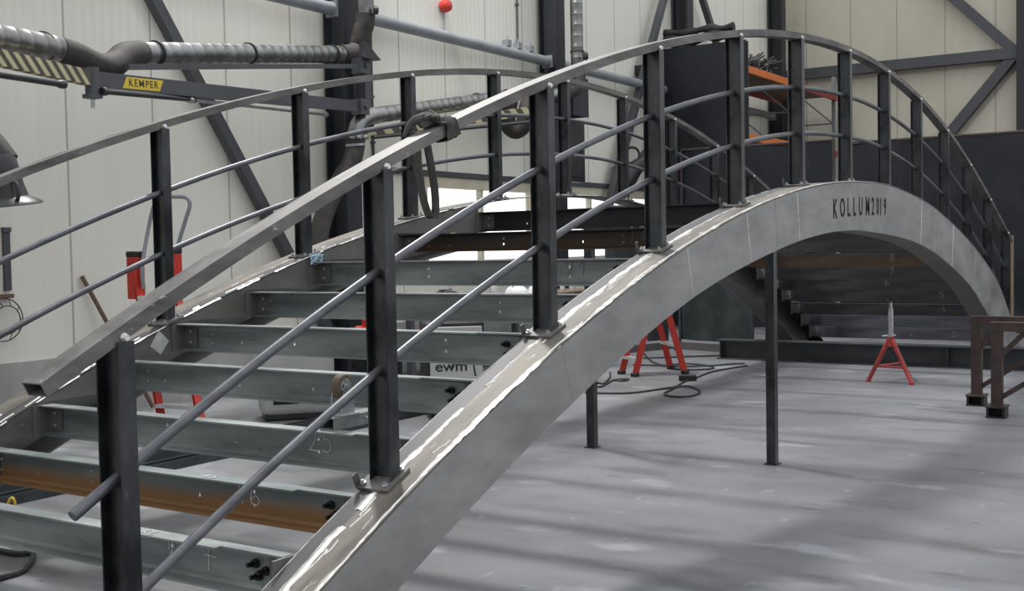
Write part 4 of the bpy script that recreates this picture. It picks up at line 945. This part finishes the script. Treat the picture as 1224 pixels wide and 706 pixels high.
sp = spline(hp, 8); m.tube(sp, [0.100 * (1 + 0.02 * (i % 2)) for i in range(len(sp))], 18); m.build('hose', M_HOSE, t, smooth=True, origin=hp[3])
m = MB(); hp = [at(407, 65, 12.72), at(417, 65, 12.85), at(427, 60, 13.0), at(431, 48, 13.0), at(433, 38, 13.0), at(436, 29, 13.0), at(437, 17, 13.0)]
sp = spline(hp, 8); m.tube(sp, [0.108 * (1 + 0.02 * (i % 2)) for i in range(len(sp))], 18); m.build('hose', M_HOSE, t, smooth=True, origin=hp[3])
m = MB(); q = at(437, 18, 13.0); m.tube([q, V((q.x, q.y, 6.8))], 0.095, 20); d3 = m.build('duct', M_DUCT, t, smooth=True, origin=q)
m = MB(); q2 = at(446, 12, 12.9); m.lathe([(0.03, 0), (0.05, 0.01), (0.05, 0.05), (0.03, 0.06)], q2, V((1, -1, 0)), 12); m.build('damper_knob', M_DKPLAST, d3, origin=q2)
m = MB(); q3 = at(441, 66, 12.7); m.prism([q3 + V((-0.13, -0.05, -0.05)), q3 + V((0.10, -0.09, -0.05)), q3 + V((-0.12, -0.05, 0.14))], (0, 0, 0), (0.02, 0.10, 0)); m.build('gusset', M_DKPLAST, t, origin=q3)
# hood at the free end
hq = at(14, 232, 7.0); m = MB()
sp = spline([at(-75, 34, 7.15), at(-95, 60, 7.1), at(-60, 120, 7.05), at(-12, 175, 7.0), at(4, 196, 7.0)], 8); m.tube(sp, 0.098, 16); m.build('hose', M_HOSE, t, smooth=True, origin=hq)
m = MB(); hd = at(8, 205, 7.0); m.lathe([(0.06, 0.16), (0.085, 0.13), (0.10, 0.04), (0.11, -0.04), (0.13, -0.12), (0.20, -0.155), (0.21, -0.17), (0.19, -0.175), (0.12, -0.14), (0.08, -0.04)], at(4, 212, 7.0), V((-0.12, 0.0, 1)), 24); m.build('hood', M_DKPLAST, t, smooth=True, origin=hq)
m = MB(); hnd = [at(14, 215, 6.93), at(20, 220, 6.9), at(22, 234, 6.88), at(20, 240, 6.9)]; m.tube(spline(hnd, 5), 0.012, 8); m.build('handle', M_BLACK, t, smooth=True, origin=hq)

# second arm, on the next column
cx2 = COLX[2]
t = thing('extraction_arm', 'extraction arm with U bend hose on the second column, behind the railing', 'extraction arm', (cx2, YW - 0.4, 3.0), 'extraction arms on the wall columns')
pv = at(672, 125, 16.7)
m = MB(); m.box((5.64, pv.y - 0.10, pv.z - 0.14), (6.10, YW - 0.34, pv.z + 0.42)); m.build('wall_bracket', M_COL, t, origin=pv)
m = MB(); boxbeam(m, at(640, 121, 16.3), at(672, 116, 16.8), 0.09, 0.14); m.build('stub_beam', M_COLG, t, origin=pv)
striped(at(650, 130, 16.3), at(437, 161, 13.0), 0.07, 0.115, 26, 'warning_boom')
m = MB(); m.tube([at(445, 164, 12.9), at(640, 145, 16.0)], 0.024, 8); m.build('gas_spring', M_DKPLAST, t, origin=at(445, 164, 12.9))
m = MB(); duct_profile(m, at(447, 138, 13.0), at(603, 116, 16.0), 0.092); d1 = m.build('duct', M_DUCT, t, smooth=True, origin=at(447, 138, 13.0))
m = MB(); ring_clamp(m, at(570, 120.6, 15.3), at(603, 116, 16.0) - at(447, 138, 13.0), 0.095); m.build('clamp', M_DKPLAST, d1, origin=at(570, 120, 15.3))
m = MB(); m.tube(spline([at(449, 137.8, 13.03), at(440, 139.5, 12.9), at(431, 145, 12.8), at(426.5, 155, 12.75), at(426, 166, 12.75)], 6), 0.095, 18); m.build('elbow', M_DUCT, t, smooth=True, origin=at(431, 145, 12.8))
for dpx in (0, 9, 17): m = MB(); m.lathe([(0.02, 0), (0.02, 0.05)], at(419 + dpx, 163, 12.6), V((0, -1, -0.2)), 8); m.build('clamp_bolt', M_ZINC, t, origin=at(419 + dpx, 163, 12.6))
m = MB(); ring_clamp(m, at(425, 173, 12.75), V((-0.1, 0, 1)), 0.098); m.build('clamp', M_ZINC, t, origin=at(425, 170, 12.7))
m = MB(); sp = spline([at(426, 164, 12.75), at(425, 176, 12.75), at(421, 192, 12.7), at(409, 212, 12.6), at(394, 240, 12.4), at(384, 268, 12.25), at(378, 300, 12.1), at(377, 330, 12.0)], 8)
m.tube(sp, [0.10 * (1 + 0.025 * (i % 2)) for i in range(len(sp))], 16); m.build('hose', M_HOSE, t, smooth=True, origin=at(409, 212, 12.6))
m = MB(); sp = spline([at(603, 116, 16.0), at(609, 121, 16.1), at(606, 134, 16.1), at(607, 148, 16.1), at(616, 156, 16.1), at(626, 149, 16.1), at(629, 134, 16.1), at(633, 122, 16.2), at(643, 117, 16.3), at(652, 115, 16.4)], 8)
m.tube(sp, [0.118 * (1 + 0.02 * (i % 2)) for i in range(len(sp))], 16); m.build('hose', M_HOSE, t, smooth=True, origin=at(616, 156, 16.1))
m = MB(); duct_profile(m, at(651, 115, 16.4), at(667, 113, 16.6), 0.092); m.build('duct', M_DUCT, t, smooth=True, origin=at(651, 115, 16.4))
m = MB(); sp = spline([at(665, 113, 16.6), at(677, 111, 16.8), at(686, 104, 16.9), at(690, 92, 17.0), at(690, 80, 17.0)], 8); m.tube(sp, 0.125, 16); m.build('hose', M_HOSE, t, smooth=True, origin=at(677, 111, 16.8))
m = MB(); q = at(690, 82, 17.0); 
duct_profile(m, q, V((q.x, q.y, 6.8)), 0.092); d3 = m.build('duct', M_DUCT, t, smooth=True, origin=q)
m = MB(); q2 = at(697, 67, 16.8); m.lathe([(0.04, 0), (0.06, 0.01), (0.06, 0.06), (0.04, 0.07)], q2, V((1, -1, 0)), 12); ring_clamp(m, at(690, 62, 17.0), V((0, 0, 1)), 0.095); m.build('damper_knob', M_DKPLAST, d3, origin=q2)
t2 = thing('switch_box', 'black switch box on the second column below the extraction arm', 'switch box', (5.95, YW - 0.42, 2.42))
m = MB(); m.bbox((5.95, YW - 0.42, 2.885), (0.64, 0.16, 0.93), None, 0.02); m.build('housing', M_COL, t2, origin=(5.95, YW - 0.42, 2.42))
m = MB(); m.bbox((5.95, YW - 0.505, 2.885), (0.54, 0.02, 0.80), None, 0.008); lid = m.build('lid', M_DKPLAST, t2, origin=(5.95, YW - 0.5, 2.42))
m = MB(); m.lathe([(0.03, 0), (0.03, 0.03)], (6.1, YW - 0.515, 2.9), V((0, -1, 0)), 12); m.build('knob', M_DKPLAST, lid, origin=(6.1, YW - 0.515, 2.9))

hx = at(757, 203, 19.2)
t = thing('fume_hood', 'black fume hood hanging by the left wall behind a near railing post', 'hood', hx)
ax_ = (RGT * -0.75 - UPV * 0.65).normalized()
m = MB(); m.lathe([(0.08, -0.28), (0.11, -0.18), (0.13, -0.06), (0.19, 0.10), (0.25, 0.20), (0.26, 0.22), (0.22, 0.20), (0.10, -0.05)], hx, ax_, 22); m.build('hood', M_DKPLAST, t, smooth=True, origin=hx)
m = MB(); hb = hx - ax_ * 0.02 + UPV * 0.16; m.tube(spline([hb + RGT * a_ + UPV * b_ for a_, b_ in ((-0.12, -0.05), (-0.14, 0.10), (-0.07, 0.20), (0.05, 0.17), (0.10, 0.03))], 4), 0.022, 8); m.build('handle', M_BLACK, t, smooth=True, origin=hb)
m = MB(); m.tube(spline([hx - ax_ * 0.22, at(768, 190, 19.3), at(777, 176, 19.4), at(779.5, 150, 19.5), at(780, 110, 19.6), at(780, 84, 19.8)], 6), 0.09, 14); q = at(780, 84, 19.8); m.box((q.x - 0.08, q.y - 0.08, q.z - 0.06), (q.x + 0.08, YW, q.z + 0.10)); m.build('hose', M_HOSE, t, smooth=True, origin=hx)

# ------------------------------------------------------------------ small things on the left wall
q = on_y(534, 7, YW - 0.08)
t = thing('alarm_beacon', 'red alarm beacon high on the left wall with a thin conduit', 'beacon', q)
m = MB(); m.lathe([(0.045, 0), (0.075, 0.01), (0.085, 0.06), (0.07, 0.12), (0.03, 0.14)], (q.x, YW - 0.001, q.z), V((0, -1, 0)), 18); m.build('lens', M_REDCAP, t, smooth=True, origin=q)
m = MB(); m.tube([(q.x, YW - 0.03, q.z - 0.06), (q.x, YW - 0.03, 4.20)], 0.012, 7); m.build('conduit', M_TUBE, t, origin=q)
for (px, z0, z1, r, lab) in ((620.5, 4.26, 6.8, 0.014, 'thin grey conduit on the left wall beside the second column'), (445, 1.5, 6.8, 0.016, 'thin grey conduit on the left wall beside the first column')):
    v = on_y(px, 60, YW - 0.04); m = MB(); m.tube([(v.x, YW - 0.02, z0), (v.x, YW - 0.02, z1)], r, 8)
    z = z0 + 0.15
    while z < z1: m.box((v.x - 0.03, YW - 0.034, z), (v.x + 0.03, YW - 0.001, z + 0.03)); z += 0.55
    tag(m.build('wall_conduit', M_COLG, origin=(v.x, YW, z0)), lab, 'conduit', 'conduits on the left wall')
for k, px in enumerate((606, 619, 633)):
    v = on_y(px, 60, YW - 0.2); m = MB(); m.box((v.x - 0.05, YW - 0.25, 4.275), (v.x + 0.05, YW - 0.15, 4.36)); m.tube([(v.x, YW - 0.2, 4.35), (v.x + 0.02, YW - 0.2, 4.42)], 0.012, 7)
    tag(m.build('junction_box', M_TUBE, origin=(v.x, YW - 0.2, 4.28)), ('small grey junction box on the wall tube, leftmost of three', 'small grey junction box on the wall tube, below the conduit', 'small grey junction box on the wall tube, nearest the second column')[k], 'junction box', 'junction boxes on the wall tube')
a, b = on_y(7, 273, YW - 0.02), on_y(9.5, 347, YW - 0.02)
m = MB(); m.box((a.x - 0.03, YW - 0.03, b.z), (a.x + 0.03, YW - 0.001, a.z)); m.box((a.x - 0.035, YW - 0.045, a.z - 0.03), (a.x + 0.035, YW - 0.001, a.z + 0.01)); tag(m.build('steel_strip', M_COLG, origin=a), 'short grey steel strip upright on the left wall above the wire guard', 'steel strip')
q = on_y(4, 382, YW - 0.06); t = thing('wire_guard', 'rusty round wire lamp guard hanging on the left wall', 'wire guard', q)
m = MB()
for rr, dz in ((0.185, 0.0), (0.12, 0.06)):
    m.tube([q + V((rr * math.cos(k * PI / 16), -dz, rr * math.sin(k * PI / 16))) for k in range(33)], 0.005, 6)
for k in range(10): an = k * PI / 5; m.tube([q + V((0.185 * math.cos(an), 0, 0.185 * math.sin(an))), q + V((0.12 * math.cos(an), -0.06, 0.12 * math.sin(an)))], 0.004, 6)
m.build('ring_cage', M_RUST, t, origin=q)
m = MB(); m.bbox((q.x + 0.03, YW - 0.037, q.z + 0.20), (0.15, 0.074, 0.035), None, 0.006); m.build('hook', M_TIMBER, t, origin=q)
a, b = on_y(97, 330, YW - 0.02), on_z(150, 500, 0.0)
a = V((a.x, YW - 0.03, a.z)); b = V((a.x + 0.55, YW - 0.28, 0.02)); 
m = MB(); m.tube([a, b], 0.021, 10); tag(m.build('broom_stick', M_TIMBER, smooth=True, origin=b), 'brown wooden stick leaning against the left wall', 'stick')

# rags, strap and wire on the bridge
rx = -5.36; rz = zt(rx)
m = MB(); d_ = V((0.1, 0, zt(rx + 0.05) - zt(rx - 0.05))).normalized(); sd = V((0, -1, 0)); u = sd.cross(d_)
loop = [(-0.047, -0.006), (-0.049, 0.03), (-0.045, 0.052), (-0.02, 0.056), (0.02, 0.055), (0.046, 0.051), (0.050, 0.03), (0.049, 0.0), (0.044, -0.012), (0.0, -0.016), (-0.044, -0.012), (-0.047, -0.006)]
sp = spline([V((x, y, 0)) for x, y in loop], 4); nb = 15; vs = []; fs = []
for i, q in enumerate(sp):
    for j in range(nb):
        a_ = (j / (nb - 1) - 0.5) * (0.085 + 0.012 * math.sin(i * 0.5)); e = 0.0035 * math.sin(j * 2.3 + i * 0.12) + 0.002 * math.sin(i * 0.9 + j) + 0.004
        nn = V((q.x / 0.047, (q.y - 0.02) / 0.036, 0)).normalized() * e
        vs.append(V((rx, 0, zt(rx))) + d_ * a_ + sd * (q.x + nn.x) + u * (q.y + nn.y))
for i in range(len(sp) - 1):
    for j in range(nb - 1): p = i * nb + j; fs.append((p, p + 1, p + nb + 1, p + nb))
m.add(vs, fs)
kc = V((rx - 0.05, 0.03, zt(rx) + 0.060)); rnd = random.Random(5)
vs = []; fs = []; nu, nv = 18, 10
for i in range(nv + 1):
    for j in range(nu):
        th, ph = PI * i / nv, 2 * PI * j / nu
        rr = 1 + 0.22 * math.sin(3 * ph + 2 * th) * math.sin(th) + 0.14 * math.sin(5 * th + ph)
        vs.append(kc + d_ * (0.052 * rr * math.sin(th) * math.cos(ph)) + sd * (0.040 * rr * math.sin(th) * math.sin(ph)) + u * (0.030 * rr * math.cos(th)))
for i in range(nv):
    for j in range(nu): fs.append((i * nu + j, i * nu + (j + 1) % nu, (i + 1) * nu + (j + 1) % nu, (i + 1) * nu + j))
m.add(vs, fs)
m.tube(spline([kc, kc + V((-0.05, 0.025, -0.005)), kc + V((-0.085, 0.04, -0.035)), kc + V((-0.10, 0.05, -0.075))], 5), [0.026 - 0.0013 * i for i in range(16)], 8)
tag(m.build('knotted_rag', M_RAG, smooth=True, origin=kc), 'dark grey rag knotted around the near handrail', 'rag')
# strap hanging on the third visible far post
fx, fy = POST_X[4], W
m = MB()
zt_ = zt(fx)
rh = V((0.54, -0.84, 0)); bk = V((-0.84, -0.54, 0)); b0_ = V((fx - 0.045, fy - 0.085, zt_ - 0.42))
hp = [(0.02, 0.0, 0.0), (0.022, 0.01, -0.20), (0.045, 0.02, -0.42), (0.085, 0.03, -0.575), (0.118, 0.03, -0.625), (0.142, 0.02, -0.585), (0.140, 0.01, -0.42), (0.110, 0.0, -0.20), (0.075, -0.01, 0.0)]
pts = [b0_ + rh * a_ + bk * b_ + V((0, 0, c_)) for a_, b_, c_ in hp]
m.sweep([(-0.036, -0.003), (0.0, 0.003), (0.036, -0.003), (0.036, 0.003), (0.0, 0.009), (-0.036, 0.003)], spline(pts, 6), fixed_side=rh * 0.8 + bk * 0.6)
m.tube(spline([b0_ + rh * a_ + bk * b_ + V((0, 0, c_)) for a_, b_, c_ in ((0.0, 0.0, 0.0), (-0.02, -0.06, 0.01), (0.05, -0.17, 0.012), (0.12, -0.10, 0.008), (0.10, 0.0, 0.0), (0.045, 0.02, -0.01), (0.0, 0.0, 0.0))], 5), 0.018, 7)
tag(m.build('hanging_strap', M_RAG, smooth=True, origin=pts[0]), 'dark cloth lifting strap hanging on a far railing post', 'strap')
q = V((-3.42, W - 0.078, za(-3.42) - 0.035)); m = MB()
for k in range(4): m.tube(spline([q + V((0.055 * math.cos(a2 * 1.3 + k * 1.7) * (1 + 0.3 * (a2 % 2)), -0.012 - 0.01 * math.sin(a2 + k), 0.035 * math.sin(a2 * 1.7 + k))) for a2 in range(6)], 4), 0.004, 6)
tag(m.build('tie_wire', M_LBLUE, smooth=True, origin=q), 'twist of pale blue tie wire on the far arch plate', 'wire')
# upright rod at the far right
q = on_x(1210, 372, 7.6); m = MB(); m.tube([(q.x, q.y, 0), (q.x, q.y, on_x(1209, 281, 7.6).z)], 0.02, 10); tag(m.build('upright_rod', M_WOOD, smooth=True, origin=(q.x, q.y, 0)), 'thin brown rod standing upright at the far foot of the arch', 'rod')

# ------------------------------------------------------------------ light, sky, camera
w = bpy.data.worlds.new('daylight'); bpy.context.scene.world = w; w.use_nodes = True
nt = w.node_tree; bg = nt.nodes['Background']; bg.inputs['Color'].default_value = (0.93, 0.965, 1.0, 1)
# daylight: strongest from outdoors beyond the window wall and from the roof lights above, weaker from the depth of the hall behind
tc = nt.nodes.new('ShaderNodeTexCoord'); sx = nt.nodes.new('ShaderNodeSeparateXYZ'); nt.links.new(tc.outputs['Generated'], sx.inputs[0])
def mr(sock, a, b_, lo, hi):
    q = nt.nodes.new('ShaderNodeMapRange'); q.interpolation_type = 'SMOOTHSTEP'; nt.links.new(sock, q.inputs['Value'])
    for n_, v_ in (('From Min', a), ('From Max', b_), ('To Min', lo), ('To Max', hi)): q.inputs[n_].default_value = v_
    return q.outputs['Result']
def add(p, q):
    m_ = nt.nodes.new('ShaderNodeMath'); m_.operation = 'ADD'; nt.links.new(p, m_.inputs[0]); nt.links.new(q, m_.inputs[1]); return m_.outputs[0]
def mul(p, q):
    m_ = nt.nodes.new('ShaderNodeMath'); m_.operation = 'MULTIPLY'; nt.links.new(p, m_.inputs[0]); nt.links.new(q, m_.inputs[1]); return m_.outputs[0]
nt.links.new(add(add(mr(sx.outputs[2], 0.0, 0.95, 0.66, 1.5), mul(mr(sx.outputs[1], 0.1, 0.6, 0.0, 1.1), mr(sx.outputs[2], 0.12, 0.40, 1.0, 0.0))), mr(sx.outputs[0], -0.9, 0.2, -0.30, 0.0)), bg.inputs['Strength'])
def area(name, loc, target, size, power, color=(1, 1, 1), shape='DISK', size_y=None):
    l = bpy.data.lights.new(name, 'AREA'); l.shape = shape; l.size = size; l.energy = power; l.color = color
    if size_y: l.size_y = size_y
    o = bpy.data.objects.new(name, l); C.objects.link(o); o.location = V(loc); o.rotation_euler = (V(target) - V(loc)).to_track_quat('-Z', 'Y').to_euler(); return o
area('skylight_lamp', (0.2, 5.9, 10.8), (-2.0, -0.8, 0), 1.3, 1150, (1.0, 0.99, 0.97))
cam = bpy.data.cameras.new('camera'); co = bpy.data.objects.new('camera', cam); C.objects.link(co)
cam.sensor_width = 36; cam.lens = FPX / 1224 * 36; cam.clip_start = 0.05; cam.clip_end = 200
R3 = Matrix((RGT, UPV, -FWD)).transposed(); co.matrix_world = Matrix.Translation(CAM) @ R3.to_4x4()
sc = bpy.context.scene; sc.camera = co
sc.view_settings.view_transform = 'Standard'; sc.view_settings.look = 'None'; sc.view_settings.exposure = 0.0; sc.view_settings.gamma = 1.0; sc.view_settings.use_curve_mapping = False
